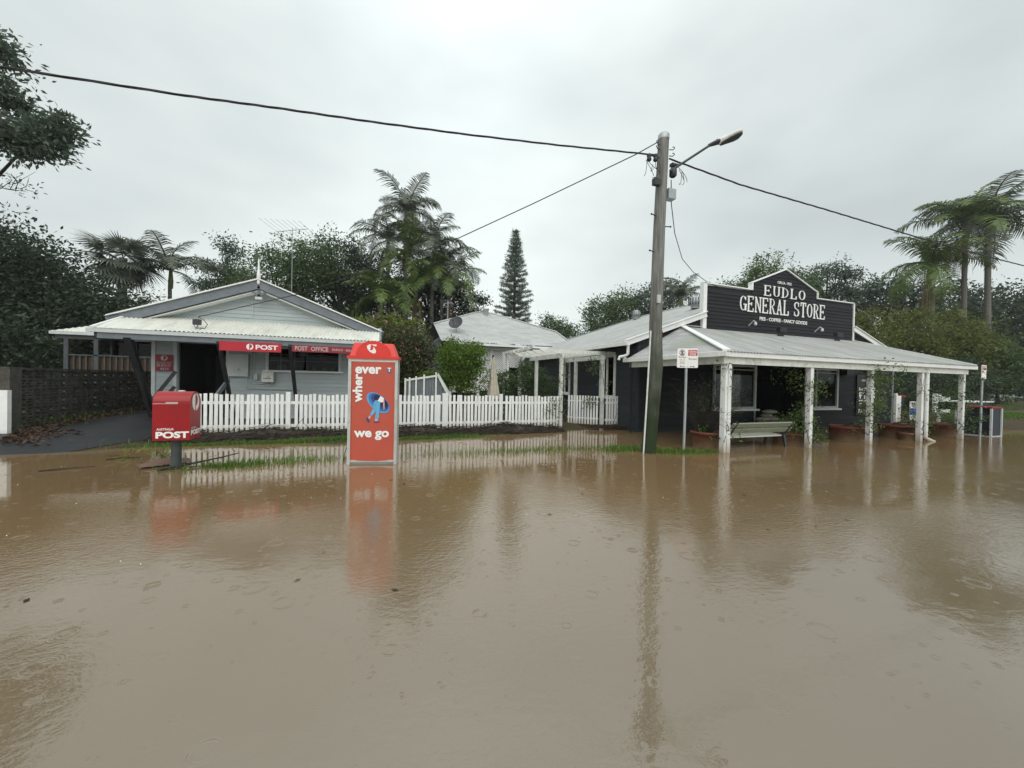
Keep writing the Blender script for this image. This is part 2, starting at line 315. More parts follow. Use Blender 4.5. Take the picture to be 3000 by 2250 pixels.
def sheet(fn, poly, m, parent, name='roof_sheet', pitch=.10, amp=.017, sub=4, cap=.004):
    """corrugated sheet; poly = convex (u,v) outline, fn maps (u,v,w) -> point; ribs run along v"""
    us = [p[0] for p in poly]; u0, u1 = min(us), max(us); n = max(2,int((u1-u0)/pitch*sub)); V = []; F = []
    rows = 5
    def rng(u):
        vs = []
        for i in range(len(poly)):
            (ua,va),(ub,vb) = poly[i], poly[(i+1)%len(poly)]
            if abs(ub-ua) < 1e-9:
                if abs(u-ua) < 1e-6: vs += [va,vb]
                continue
            k = (u-ua)/(ub-ua)
            if -1e-6 <= k <= 1+1e-6: vs.append(va+(vb-va)*k)
        return min(vs), max(vs)
    for i in range(n+1):
        u = u0+(u1-u0)*i/n; a, b = rng(u); w = amp*math.sin(2*math.pi*i/sub)
        for j in range(rows): V.append(fn(u, a+(b-a)*j/(rows-1), w))
        if i: 
            o = (i-1)*rows
            for j in range(rows-1): F.append((o+j,o+rows+j,o+rows+j+1,o+j+1))
    me = npmesh(name, V, F, m); me.polygons.foreach_set('use_smooth', [True]*len(F)); return link(name, me, parent)
# text ----------------------------------------------------------------------
def text(body, x0, z0, w, h, y, m, parent, bold=0., depth=.004, name='lettering', fr=None, space=1.0, rot=0.):
    """flat raised lettering fitted to w x h with its lower left corner at (x0,z0) on a wall facing -Y (or on frame fr)"""
    cu = bpy.data.curves.new('t','FONT'); cu.body = body; cu.size = 1; cu.offset = bold; cu.space_character = space; cu.extrude = .01; cu.resolution_u = 3
    o = bpy.data.objects.new('t', cu); COL.objects.link(o); dg = bpy.context.evaluated_depsgraph_get(); me = bpy.data.meshes.new_from_object(o.evaluated_get(dg))
    bpy.data.objects.remove(o); bpy.data.curves.remove(cu)
    n = len(me.vertices); V = np.empty(n*3,np.float32); me.vertices.foreach_get('co',V); V = V.reshape(-1,3)
    if rot: V[:,:2] = V[:,:2] @ np.array([[math.cos(rot),math.sin(rot)],[-math.sin(rot),math.cos(rot)]],np.float32)
    lo, hi = V.min(0), V.max(0); sx = w/(hi[0]-lo[0]); sz = h/(hi[1]-lo[1])
    A = (V[:,0]-lo[0])*sx; Z = (V[:,1]-lo[1])*sz; Dd = (V[:,2]-lo[2])/(hi[2]-lo[2]+1e-9)*depth
    if fr is None: out = np.stack([x0+A, y-Dd, z0+Z],1)
    else: out = np.array([fp(fr, x0+a, dd+y, z0+z) for a, dd, z in zip(A,Dd,Z)])
    me.vertices.foreach_set('co', out.astype(np.float32).ravel()); me.update(); me.materials.clear(); me.materials.append(M[m]); me.name = name
    return link(name, me, parent)
def flat(pts, y, m, parent, name, depth=.003, fr=None):
    """flat print/plate with outline pts (x,z) on a wall facing -Y"""
    mb = MB()
    if fr is None: mb.poly([(x,y,z) for x,z in pts], (0,-depth,0))
    else: mb.poly([fp(fr,x,y,z) for x,z in pts], fr[2]*depth)
    return mb.build(name, m, parent)
def ell(cx, cz, rx, rz, n=28, a0=0, a1=2*math.pi, rot=0.):
    P = []
    full = abs(a1-a0-2*math.pi) < 1e-6
    for i in range(n+(0 if full else 1)):
        a = a0+(a1-a0)*i/n; x, z = rx*math.cos(a), rz*math.sin(a); P.append((cx+x*math.cos(rot)-z*math.sin(rot), cz+x*math.sin(rot)+z*math.cos(rot)))
    return P
def post_emblem(cx, cz, rx, rz, y, m, parent, fr=None, depth=.003):
    """disc emblem: left slice, and a crescent that closes round a letter bowl"""
    L = ell(cx,cz,rx,rz,14,math.radians(100),math.radians(260))
    flat(L, y, m, parent, 'emblem', depth, fr)
    out = ell(cx,cz,rx,rz,18,math.radians(-84),math.radians(84)); inn = ell(cx-.02*rx,cz+.18*rz,rx*.66,rz*.66,14,math.radians(78),math.radians(-62)); tail = [(cx+.06*rx,cz-.52*rz)]
    mb = MB(); full = out+inn+tail
    # triangulate as a strip between outer and inner arcs
    k = len(out); ii = (inn+tail); vs = []
    for i in range(k):
        o = out[i]; q = ii[min(len(ii)-1, int(round((k-1-i)/(k-1)*(len(ii)-1))))]
        for dd in (0,depth):
            for p in (o,q): vs.append((p[0],y-dd,p[1]) if fr is None else fp(fr,p[0],y+dd,p[1]))
    fs = []
    for i in range(k-1):
        a, b = i*4, i*4+4; fs += [(a+2,b+2,b+3,a+3),(a,a+1,b+1,b),(a,b,b+2,a+2),(a+1,a+3,b+3,b+1)]
    mb.add(vs, fs); mb.build('emblem', m, parent)
# slab-serif capitals as strokes (unit box), width .6
def stroke_letters(word, x0, z0, wtot, h, y, m, parent, depth=.02, thick=.17, gap=.22, slant=0.):
    T_ = thick
    def arc(cx,cz,rx,rz,a0,a1,n=14): return [(cx+rx*math.cos(math.radians(a0+(a1-a0)*i/n)), cz+rz*math.sin(math.radians(a0+(a1-a0)*i/n))) for i in range(n+1)]
    t2 = .07; sv = lambda x,z: ('r',x-.5*T_-.06,x+.5*T_+.06,z,z+t2)      # serif slab
    st = lambda x,a=0,b=1: ('r',x-T_/2,x+T_/2,a,b)
    G = {
     'E': [st(.12),('r',.0,.58,.93,1),('r',.0,.60,0,.07),('r',.12,.42,.47,.54),('r',.53,.59,.78,.93),('r',.55,.61,.07,.24),('r',.38,.44,.40,.61)],
     'L': [st(.14),sv(.14,.93),('r',.0,.58,0,.07),('r',.52,.60,.07,.30)],
     'U': [('p',[(.12,1),(.12,.3)]+arc(.33,.3,.21,.25,180,360)+[(.54,.3),(.54,1)],T_*.9,.5),sv(.12,.93),sv(.54,.93)],
     'D': [st(.13),('p',[(.06,.965)]+arc(.2,.5,.36,.44,88,-88)+[(.06,.035)],T_*.75,.6),sv(.10,.93),sv(.10,0)],
     'O': [('p',arc(.32,.5,.25,.44,90,450,24),T_*.9,.6)],
     'G': [('p',arc(.32,.5,.25,.44,40,300,20),T_*.9,.6),('r',.48,.64,.06,.42),('r',.36,.68,.40,.47),('r',.52,.58,.70,.92)],
     'N': [('r',.06,.14,0,1),('r',.52,.60,0,1),('p',[(.10,.98),(.56,.02)],T_*.95,1),('r',0,.16,.93,1),('r',0,.22,0,.07),('r',.44,.68,.93,1)],
     'R': [st(.13),('p',[(.08,.965)]+arc(.26,.74,.25,.225,88,-88)+[(.1,.515)],T_*.7,.6),('p',[(.30,.50),(.42,.28),(.54,.03)],T_*.85,1),sv(.11,.93),sv(.13,0),('r',.46,.66,0,.07)],
     'A': [('p',[(.12,0),(.34,1)],.07,1),('p',[(.34,1),(.54,0)],T_*.95,1),('r',.19,.47,.28,.35),('r',.0,.24,0,.07),('r',.42,.68,0,.07)],
     'S': [('p',arc(.32,.735,.22,.225,25,270,14)+arc(.32,.265,.24,.225,90,-155,14),T_*.95,.75),('r',.50,.56,.68,.95),('r',.06,.12,.05,.32)],
     'T': [st(.32),('r',.02,.62,.93,1),('r',.02,.09,.74,.93),('r',.55,.62,.74,.93),sv(.32,0)],
    }
    adv = {c:.68 for c in G}; adv[' '] = .35
    tot = sum(adv[c] for c in word)+gap*.5*(len(word)-1); k = wtot/tot; x = x0; lay = 0
    for ch in word:
        if ch != ' ':
            mb = MB()
            for j, g in enumerate(G[ch]):
                dd = depth+.0009*j
                if g[0] == 'r': P = [(g[1],g[3]),(g[2],g[3]),(g[2],g[4]),(g[1],g[4])]; mb.poly([(x+a*k,y,z0+b*h) for a,b in P], (0,-dd,0))
                else:
                    pl = g[1]; wv, wh = g[2], g[2]*g[3]; L_, R_ = [], []; closed = math.dist(pl[0],pl[-1]) < 1e-6
                    for i in range(len(pl)):
                        a = pl[i-1] if i else (pl[-2] if closed else pl[i]); b = pl[(i+1)] if i+1 < len(pl) else (pl[1] if closed else pl[i]); dx, dz = (b[0]-a[0]), (b[1]-a[1]); l = math.hypot(dx,dz) or 1; nx, nz = -dz/l, dx/l
                        L_.append((pl[i][0]+nx*wv/2, pl[i][1]+nz*wh*.5*.55)); R_.append((pl[i][0]-nx*wv/2, pl[i][1]-nz*wh*.5*.55))
                    vs = []
                    for a, b in zip(L_,R_):
                        for e_ in (0,dd): vs += [(x+a[0]*k,y-e_,z0+a[1]*h),(x+b[0]*k,y-e_,z0+b[1]*h)]
                    fs = []
                    for i in range(len(pl)-1):
                        a, b = i*4, i*4+4; fs += [(a+2,b+2,b+3,a+3),(a,a+1,b+1,b),(a,b,b+2,a+2),(a+1,a+3,b+3,b+1)]
                    mb.add(vs, fs+[(0,2,3,1),(len(vs)-4,len(vs)-3,len(vs)-1,len(vs)-2)])
            mb.build('letter', m, parent)
        x += (adv[ch]+gap*.5)*k
def haze():
    m = bpy.data.materials.new('haze_air'); m.use_nodes = True; t = m.node_tree; t.nodes.remove(t.nodes['Principled BSDF'])
    v = t.nodes.new('ShaderNodeVolumePrincipled'); v.inputs['Color'].default_value = (.92,.95,.95,1); v.inputs['Density'].default_value = .0006; v.inputs['Anisotropy'].default_value = .2
    t.links.new(v.outputs[0], t.nodes['Material Output'].inputs['Volume']); M['haze_air'] = m
    MB().box(-290,350,-90,450,-1.8,25).build('haze','haze_air',kind='stuff')
haze()
# ================================================================== GROUND AND WATER
def sstep(a, b, x): t = np.clip((x-a)/(b-a),0,1); return t*t*(3-2*t)
def ground_h(x, y):
    """flooded road, shallow verge, raised garden edge along the fence"""
    h = -.45+.30*sstep(3.,7.2,y)+.08*sstep(7.2,9.3,y)*sstep(9,6,x)
    shore = 9.75+.25*np.sin(x*1.3)+.12*np.sin(x*3.1+1)+.55*sstep(2.4,3.1,x)
    h = h+np.where(x < 6.5, .13*sstep(shore-.35,shore+.9,y), 0)+.05*sstep(10.4,11.6,y)*sstep(7.6,6.9,x)
    h = h+.10*sstep(11,16,y)*sstep(7.6,6.9,x)*sstep(-9,-7,x)
    h = h+.30*sstep(-4.2,-6.0,x)*sstep(9.1,10.6,y)*.35          # asphalt ramp
    h = h+.5*sstep(21.2,24.5,x)*sstep(6.6,8.6,y-(x-23)*.04)+.34*sstep(12,22,y)*sstep(7,9,x)
    h = h+.04*sstep(14,26,y)+.012*np.sin(x*2.3+y*1.7)+.010*np.sin(x*5.1-y*3.3)
    return h
def make_ground():
    xs = np.unique(np.concatenate([np.linspace(-260,-14,26),np.arange(-14,9,.18),np.arange(9,32,.45),np.linspace(32,320,30)]))
    ys = np.unique(np.concatenate([np.linspace(-60,5,10),np.arange(5,13,.16),np.arange(13,30,.8),np.linspace(30,420,28)]))
    X_, Y_ = np.meshgrid(xs, ys); Z_ = ground_h(X_, Y_); nx, ny = len(xs), len(ys)
    V = np.stack([X_.ravel(),Y_.ravel(),Z_.ravel()],1); i = np.arange(nx*ny).reshape(ny,nx)
    F = np.stack([i[:-1,:-1].ravel(),i[:-1,1:].ravel(),i[1:,1:].ravel(),i[1:,:-1].ravel()],1)
    mat('mud_grass', (.060,.042,.024), (.042,.03,.018), rough=.85, spec=.2, scale=3, bump=.5, bscale=50, c3=(.035,.05,.016), s3=1.1, lo3=.50, hi3=.66)
    me = npmesh('ground', V, F, 'mud_grass'); me.polygons.foreach_set('use_smooth',[True]*len(F)); link('ground', me, kind='structure')
make_ground()
def water_mat():
    m = bpy.data.materials.new('flood_water'); m.use_nodes = True; t = m.node_tree; L = t.links.new; N = t.nodes.new; p = t.nodes['Principled BSDF']
    def math_(op, a, b=None, c=None):
        n = N('ShaderNodeMath'); n.operation = op
        for i, v in enumerate((a,b,c)):
            if v is None: continue
            if isinstance(v,(int,float)): n.inputs[i].default_value = v
            else: L(v, n.inputs[i])
        return n.outputs[0]
    tc = N('ShaderNodeTexCoord'); P = tc.outputs['Object']
    def noise(sc, det=3, vec=None, rough=.55):
        n = N('ShaderNodeTexNoise'); n.inputs['Scale'].default_value = sc; n.inputs['Detail'].default_value = det; n.inputs['Roughness'].default_value = rough; L(vec or P, n.inputs['Vector']); return n.outputs[0]
    silt = N('ShaderNodeMixRGB'); L(math_('MULTIPLY_ADD', noise(.35,5), 2.0, -.5), silt.inputs[0]); silt.inputs[1].default_value = (.200,.130,.064,1); silt.inputs[2].default_value = (.160,.105,.054,1)
    # shallow over the grey road near the crown, deep and loaded with silt towards the verge
    sx = N('ShaderNodeSeparateXYZ'); L(P, sx.inputs[0]); dp = N('ShaderNodeMapRange'); dp.interpolation_type = 'SMOOTHSTEP'
    L(math_('ADD', sx.outputs[1], math_('MULTIPLY', noise(.4,3), 1.5)), dp.inputs[0]); dp.inputs[1].default_value = 1.0; dp.inputs[2].default_value = 6.5
    sh = N('ShaderNodeMixRGB'); L(dp.outputs[0], sh.inputs[0]); sh.inputs[1].default_value = (.158,.126,.084,1); L(silt.outputs[0], sh.inputs[2])
    L(sh.outputs[0], p.inputs['Base Color'])
    p.inputs['IOR'].default_value = 2.05; p.inputs['Roughness'].default_value = .035; p.inputs['Specular IOR Level'].default_value = .5
    # raindrop rings: one expanding ring in each cell that was hit
    def rings(sc, freq, off):
        mp = N('ShaderNodeMapping'); mp.inputs['Location'].default_value = (off,off*1.7,0); mp.inputs['Scale'].default_value = (sc,sc,sc); L(P, mp.inputs[0])
        v = N('ShaderNodeTexVoronoi'); v.voronoi_dimensions = '2D'; v.inputs['Scale'].default_value = 1; v.inputs['Randomness'].default_value = 1; L(mp.outputs[0], v.inputs['Vector'])
        sc_ = N('ShaderNodeSeparateColor'); L(v.outputs['Color'], sc_.inputs[0]); dist = v.outputs['Distance']
        r = math_('MULTIPLY_ADD', sc_.outputs[0], .26, .04)
        u = math_('SUBTRACT', dist, r); w = math_('MULTIPLY', math_('MULTIPLY', u, u), -260.)
        env = math_('EXPONENT', w); wave = math_('COSINE', math_('MULTIPLY', u, freq)); hit = math_('GREATER_THAN', sc_.outputs[1], .85)
        amp = math_('MULTIPLY', math_('SUBTRACT', 1.05, math_('MULTIPLY', r, 2.6)), hit)
        return math_('MULTIPLY', math_('MULTIPLY', env, wave), amp)
    g = math_('ADD', rings(3.7,95,0), math_('MULTIPLY', rings(6.0,80,7.3), .6))
    g = math_('ADD', g, math_('MULTIPLY', rings(11.0,70,3.1), .4))
    patch = N('ShaderNodeMapRange'); L(noise(.22,3), patch.inputs[0]); patch.inputs[1].default_value = .40; patch.inputs[2].default_value = .66; patch.inputs[3].default_value = .12; patch.inputs[4].default_value = 1.0
    mp2 = N('ShaderNodeMapping'); mp2.inputs['Scale'].default_value = (1,1.5,1); mp2.inputs['Rotation'].default_value = (0,0,.4); L(P, mp2.inputs[0])
    fine = math_('MULTIPLY', math_('MULTIPLY_ADD', noise(17,3,mp2.outputs[0],.6), 2., -1.), patch.outputs[0])
    mid = math_('MULTIPLY_ADD', noise(3.2,2,mp2.outputs[0]), 2., -1.)
    # sheltered, calmer water along the verge
    calm = N('ShaderNodeMapRange'); calm.interpolation_type = 'SMOOTHSTEP'; L(sx.outputs[1], calm.inputs[0]); calm.inputs[1].default_value = 4.0; calm.inputs[2].default_value = 6.8; calm.inputs[3].default_value = 1; calm.inputs[4].default_value = .28
    fine = math_('MULTIPLY', fine, calm.outputs[0]); mid = math_('MULTIPLY', mid, calm.outputs[0])
    b1 = N('ShaderNodeBump'); b1.inputs['Strength'].default_value = 1; b1.inputs['Distance'].default_value = .0024; L(fine, b1.inputs['Height'])
    b2 = N('ShaderNodeBump'); b2.inputs['Strength'].default_value = 1; b2.inputs['Distance'].default_value = .0010; L(mid, b2.inputs['Height']); L(b1.outputs[0], b2.inputs['Normal'])
    b3 = N('ShaderNodeBump'); b3.inputs['Strength'].default_value = 1; b3.inputs['Distance'].default_value = .0010; L(g, b3.inputs['Height']); L(b2.outputs[0], b3.inputs['Normal'])
    L(b3.outputs[0], p.inputs['Normal']); M['flood_water'] = m
water_mat()
def make_water():
    mb = MB(); mb.add([(-120,-60,0),(160,-60,0),(160,26,0),(-120,26,0)], [(0,1,2,3)]); link('water', mb.mesh('water','flood_water'), kind='structure')
make_water()
def make_driveway():
    # wet asphalt ramp beside the block wall, a sheet just above the ground
    xs = np.linspace(-7.45,-4.75,18); ys = np.linspace(8.9,16.5,50); X_, Y_ = np.meshgrid(xs,ys); X_ = X_+np.where(Y_ < 10.4, -(10.4-Y_)*1.1, 0)
    Z_ = ground_h(X_,Y_)+.012; V = np.stack([X_.ravel(),Y_.ravel(),Z_.ravel()],1); i = np.arange(V.shape[0]).reshape(50,18)
    F = np.stack([i[:-1,:-1].ravel(),i[:-1,1:].ravel(),i[1:,1:].ravel(),i[1:,:-1].ravel()],1)
    me = npmesh('driveway', V, F, 'asphalt'); me.polygons.foreach_set('use_smooth',[True]*len(F)); link('driveway', me, kind='structure')
make_driveway()
def make_side_road():
    mb = MB(); mb.add([(24.2,8.3,.24),(70,9.4,.36),(70,12.6,.40),(24.8,10.8,.34)], [(0,1,2,3)]); M.get('concrete'); link('side_road', mb.mesh('side_road','concrete'), kind='structure')
make_side_road()
def grass_patch(name, spots, label=None, h=.1):
    """spots = (x, y, sx, sy, count): blades standing in shallow water or on the bank"""
    P = np.concatenate([np.stack([RNG.normal(x,sx,n),RNG.normal(y,sy,n)],1) for x,y,sx,sy,n in spots]); n = len(P)
    z = np.minimum(np.maximum(ground_h(P[:,0],P[:,1]),-.03),.3); base = np.stack([P[:,0],P[:,1],z],1); a = RNG.random(n)*6.28; ln = RNG.normal(0,.45,n); H = h*(.4+.9*RNG.random(n)); w = .0045+.004*RNG.random(n)
    sd = np.stack([np.cos(a),np.sin(a),0*a],1)*w[:,None]; out = np.stack([-np.sin(a),np.cos(a),0*a],1)
    mid = base+out*(ln*H*.35)[:,None]; mid[:,2] += H*.6; tip = base+out*(ln*H*1.1)[:,None]; tip[:,2] += H
    V = np.stack([base-sd,base+sd,mid+sd*.8,mid-sd*.8,mid-sd*.8,mid+sd*.8,tip+sd*.15,tip-sd*.15],1).reshape(-1,3); F = np.arange(len(V)).reshape(-1,4)
    link(name, npmesh(name, V, F, 'grass_blade'), kind='stuff')
grass_patch('grass', [(-2.3,7.65,.28,.17,378),(-1.9,7.72,.45,.17,425),(-1.2,7.85,.35,.17,236),(-3.0,7.5,.3,.17,75),(-.4,7.9,.2,.17,27),(1.3,7.85,.5,.17,73),(2.4,7.8,.5,.17,198),(3.4,7.78,.5,.17,255),(4.4,7.7,.45,.17,226),(5.35,7.6,.3,.17,425),(5.2,7.3,.25,.17,283),(5.9,7.35,.25,.17,330),(6.3,6.9,.25,.17,425),(6.7,6.8,.25,.17,378),(7.1,6.65,.2,.08,117),(5.95,6.9,.17,.1,141)], h=.105)
grass_patch('bank_grass', [(-3.6,10.0,.6,.10,1300),(-2.2,9.95,.5,.09,900),(-.9,9.95,.4,.09,700),(1.0,9.95,.5,.12,1700),(2.2,10.05,.4,.12,1300)], h=.075)
grass_patch('lawn', [(27,9.5,2.,.25,5000),(30,8.8,3,.3,5000),(32,13,5,.7,6000),(42,14.6,8,.6,6000),(-8.1,12.6,.25,.8,1800),(-9,14,.8,1.2,2500)], h=.16)
# ================================================================== FENCES
FY = 11.0
picket_me = MB().box(-.035,.035,-.010,.010,0,.97).mesh('picket','white_paint')
def pickets(t, x0, x1, z=.10, step=.1065, skip=()):
    n = int((x1-x0)/step)
    for i in range(n+1):
        x = x0+i*step
        if any(a < x < b for a, b in skip): continue
        link('picket', picket_me, t, T(x+random.uniform(-.004,.004), FY-.022, z+random.gauss(0,.010)) @ Matrix.Rotation(random.gauss(0,.009),4,'Y') @ Matrix.Scale(random.uniform(.93,1.04),4,(1,0,0)))
def picket_fence(x0, x1, posts, label, group=None, skips=()):
    t = thing('picket_fence', ((x0+x1)/2,FY,.05), label, 'fence', group)
    pickets(t, x0, x1, skip=[(p-w/2-.035,p+w/2+.035) for p,w,_ in posts])
    for z in (.28,.86): MB().box(x0-.05,x1+.05,FY-.008,FY+.036,z-.035,z+.035).build('rail','white_paint',t)
    for p, w, zt in posts: MB().box(p-w/2,p+w/2,FY-.045,FY+.055,-.05,zt).build('post','white_paint',t)
    return t
picket_fence(-4.5,5.42,[(-4.33,.10,1.15),(-2.13,.10,1.13),(.42,.09,1.12),(1.62,.16,1.08),(1.84,.16,1.13),(3.52,.10,1.12)],'long white picket fence running behind the red phone booth')
picket_fence(7.25,7.78,[(7.80,.07,1.16)],'short stub of white picket fence against the charcoal store wall')
t = picket_fence(-9.6,-7.45,[(-7.33,.14,1.12)],'white picket fence end at the left edge beside the block wall pillar')
def gate():
    t = thing('garden_gate', (7.02,11.1,.05), 'white picket garden gate swung inward under the timber arbour', 'gate')
    a, b = Vector((7.02,11.14,0)), Vector((6.30,11.98,0)); u = (b-a).normalized(); ang = math.atan2(u.y,u.x); Ln = (b-a).length; n = 11
    for i in range(n): 
        p = a+u*(.05+(Ln-.1)*i/(n-1)); link('picket', picket_me, t, T(p.x,p.y,.10+.0*i) @ Matrix.Rotation(ang,4,'Z') @ Matrix.Scale(.86,4,(1,0,0)))
    for z in (.30,.88): MB().bar((a.x+.02,a.y+.03,z),(b.x+.02,b.y+.03,z),.07,.03,(0,0,1)).build('rail','white_paint',t)
gate()
def arbour():
    t = thing('garden_arbour', (6.3,12.1,0), 'weathered white timber arbour over the garden gate', 'arbour')
    for x, y in ((5.56,11.06),(7.10,11.06),(5.56,13.1),(7.10,12.9)): MB().box(x-.05,x+.05,y-.05,y+.05,-.05,2.30).build('post','old_white',t)
    for x in (5.56,7.10): MB().box(x-.025,x+.025,10.95,13.75,2.30,2.45).build('beam','old_white',t)
    for y in (11.2,11.78,12.36,12.94,13.52):
        mb = MB(); mb.poly([(4.85,y-.02,2.585),(7.72,y-.02,2.585),(7.72,y-.02,2.545),(7.55,y-.02,2.452),(5.02,y-.02,2.452),(4.85,y-.02,2.545)],(0,.045,0)); mb.build('rafter','old_white',t)
arbour()
def block_wall():
    t = thing('screen_block_wall', (-7.65,14.4,0), 'dark mossy wall of pierced concrete screen blocks beside the driveway', 'wall')
    # one pierced block facing +X: solid frame, three pairs of slots
    mb = MB(); w, h, dp = .386, .211, .09
    def bx(y0,y1,z0,z1,x0=-dp,x1=0.): mb.box(x0,x1,y0,y1,z0,z1)
    bx(0,.035,0,h); bx(w-.035,w,0,h); bx(.035,w-.035,0,.026); bx(.035,w-.035,h-.026,h)
    zs = [.026,.066,.086,.126,.146,h-.026]
    bx(.035,w-.035,.062,.082); bx(.035,w-.035,.130,.150)
    bx(w*.5-.028,w*.5+.028,.026,.062); bx(w*.5-.028,w*.5+.028,.150,h-.026)
    bx(.035,.075,.082,.130); bx(w-.075,w-.035,.082,.130)
    me = mb.mesh('block','concrete_block')
    for c in range(14):
        for r in range(7):
            link('block', me, t, T(-7.65+random.uniform(-.004,.004), 11.84+c*.39, .055+r*.2145))
    MB().box(-7.76,-7.645,11.84,17.3,-.1,.05).build('footing','concrete_block',t)
    MB().box(-7.77,-7.62,11.838,17.3,1.562,1.60).build('capping','concrete_block',t)
    MB().box(-7.95,-7.60,11.52,11.825,-.2,1.61).build('pillar','concrete_block',t)
block_wall()
# ================================================================== POST OFFICE
def gutter(p, q, parent, m='pale_trim', s=.11, name='gutter'):
    """quad gutter with an open top between p and q"""
    p, q = Vector(p), Vector(q); a = (q-p).normalized(); n = a.cross(Vector((0,0,1))).normalized()
    prof = [(0,0),(s,0),(s,.11),(s-.012,.118),(s-.02,.11),(s-.014,.016),(.014,.016),(.014,.1),(0,.1)]
    vs = [b+n*x+Vector((0,0,z)) for b in (p,q) for x,z in prof]; k = len(prof)
    MB().add(vs, [(i,(i+1)%k,(i+1)%k+k,i+k) for i in range(k)]+[tuple(reversed(range(k))),tuple(range(k,2*k))]).build(name, m, parent)
def post_office():
    t = thing('post_office', (-3.3,16,0), 'low grey weatherboard post office with a wide gable and red signs', 'post office')
    FR = frame((0,14,0),(1,0,0),(0,-1,0)); xl, xr = -6.22, -.12
    w = MB(); w.box(xl,-5.6,14.0,14.1,-.1,2.75).box(-4.40,-3.27,14.0,14.1,-.1,2.75).box(-3.27,-1.25,14.0,14.1,-.1,1.72).box(-3.27,-1.25,14.0,14.1,2.42,2.75).box(-1.25,xr,14.0,14.1,-.1,2.75).box(-5.6,-4.40,14.0,14.1,2.46,2.75)
    w.box(xl,xl+.1,14.1,21,-.1,3.0).box(xr-.1,xr,14.1,21,-.1,3.0).box(xl+.1,xr-.1,20.9,21,-.1,3.0); w.build('wall','grey_board',t)
    boards(FR,'grey_board',t,.06,2.48,.128,xl+.08,xr-.05,[(-5.63,-4.36,0,2.6),(-3.36,-1.16,1.66,2.6)])
    for x in (xl+.04,-5.67,-4.36,xr-.04): MB().box(x-.045,x+.045,13.955,14,0,2.48).build('corner_board','pale_trim',t)
    SW = frame((xr,14,0),(0,1,0),(1,0,0)); boards(SW,'grey_board',t,.06,2.9,.26,0,7)
    # recessed porch
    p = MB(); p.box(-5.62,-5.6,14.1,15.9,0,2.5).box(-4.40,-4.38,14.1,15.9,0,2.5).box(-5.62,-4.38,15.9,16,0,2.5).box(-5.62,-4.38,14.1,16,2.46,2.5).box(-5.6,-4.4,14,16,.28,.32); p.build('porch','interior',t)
    MB().box(-5.3,-4.7,15.86,15.9,.32,2.2).build('door','dark_timber',t)
    # shop window
    win = MB().box(-3.36,-3.27,13.95,14.02,1.66,2.44).box(-1.25,-1.16,13.95,14.02,1.66,2.44).box(-3.27,-1.25,13.95,14.02,2.40,2.46).build('window','pale_trim',t)
    MB().box(-3.42,-1.10,13.90,14.0,1.655,1.70).build('sill','white_clean',win); MB().box(-3.27,-1.25,14.03,14.034,1.70,2.42).build('pane','glass',win)
    for x in (-2.95,-2.55,-2.2): MB().box(x-.008,x+.008,14.01,14.03,1.72,2.42).build('glazing_bar','grey_trim',win)
    for z in (2.02,2.22): MB().box(-3.27,-1.25,14.012,14.028,z-.006,z+.006).build('glazing_bar','grey_trim',win)
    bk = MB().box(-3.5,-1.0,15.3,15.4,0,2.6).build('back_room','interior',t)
    for x,z,ww,hh,m in ((-2.98,1.74,.16,.14,'paper'),(-2.86,1.74,.11,.16,'paper'),(-1.66,1.74,.13,.10,'paper'),(-1.45,1.74,.12,.08,'paper'),(-1.75,1.9,.20,.45,'dull_sign_red'),(-2.0,1.74,.1,.12,'paper')):
        MB().box(x-ww/2,x+ww/2,14.10,14.104,z,z+hh).build('notice',m,win)
    # upper gable
    ax, az, sl = -3.48, 4.34, .375
    GF = frame((0,13.98,0),(1,0,0),(0,-1,0)); z = 3.20; h = .122
    MB().poly([(-6.7,13.99,3.05),(-.2,13.99,3.05),(ax,13.99,az)],(0,.08,0)).build('gable_wall','grey_board',t)
    while z < az-.12:
        k0, k1 = (az-z)/sl, (az-z-h)/sl; board(GF,'grey_board',t,z,z+h,max(ax-k0,-6.6),min(ax+k0,-.2),ax-k1,ax+k1); z += h
    MB().box(ax-.25,ax-.235,13.94,13.965,3.35,3.95).build('downlead','pale_trim',t)
    # main roof: two slopes with barge boards in front
    yb = 13.62; apex = (ax,yb,4.44)
    for sgn, xe, nm in ((-1,-7.05,'l'),(1,.10,'r')):
        ln = abs(xe-ax); ze = 4.44-ln*.385
        fn = lambda u,v,w,sgn=sgn: (ax+sgn*v, yb-.03+u, 4.475-v*.385+w)
        sheet(fn,[(0,0),(7.5,0),(7.5,ln+.06),(0,ln+.06)],'roof_cream',t)
        e = (xe,yb,ze)
        MB().bar((ax,yb,4.44-.13),(xe,yb,ze-.13),.035,.24,(0,0,1)).build('barge_board','grey_trim',t)
        MB().bar((ax,yb-.03,4.475),(xe,yb-.03,ze+.035),.09,.035,(0,0,1)).build('barge_capping','white_clean',t)
        MB().bar((ax,yb+.2,4.44-.30),(xe-sgn*.5,yb+.2,ze-.30+.19),.32,.03,(0,0,1)).build('soffit','white_clean',t)
    f = MB(); f.lathe((ax,yb-.03,4.30),[(.0,0),(.04,.02),(.045,.10),(.03,.14),(.05,.18),(.05,.34),(.035,.40),(.03,.5),(.012,.78),(0,.80)],10); f.build('finial','white_clean',t)
    g = MB().box(ax-.035,ax+.035,yb+.02,yb+.07,3.93,4.36); g.bar((ax,yb+.045,3.97),(ax-.34,yb+.045,4.19),.05,.06).bar((ax,yb+.045,3.97),(ax+.34,yb+.045,4.19),.05,.06); g.build('gable_bracket','grey_trim',t)
    MB().box(ax-.09,ax+.09,yb-.02,yb+.07,3.86,3.93).build('gable_lamp','pale_trim',t)
    # verandah roof
    fv = lambda u,v,w: (u, 12.55+v, 2.665+v*.385+w)
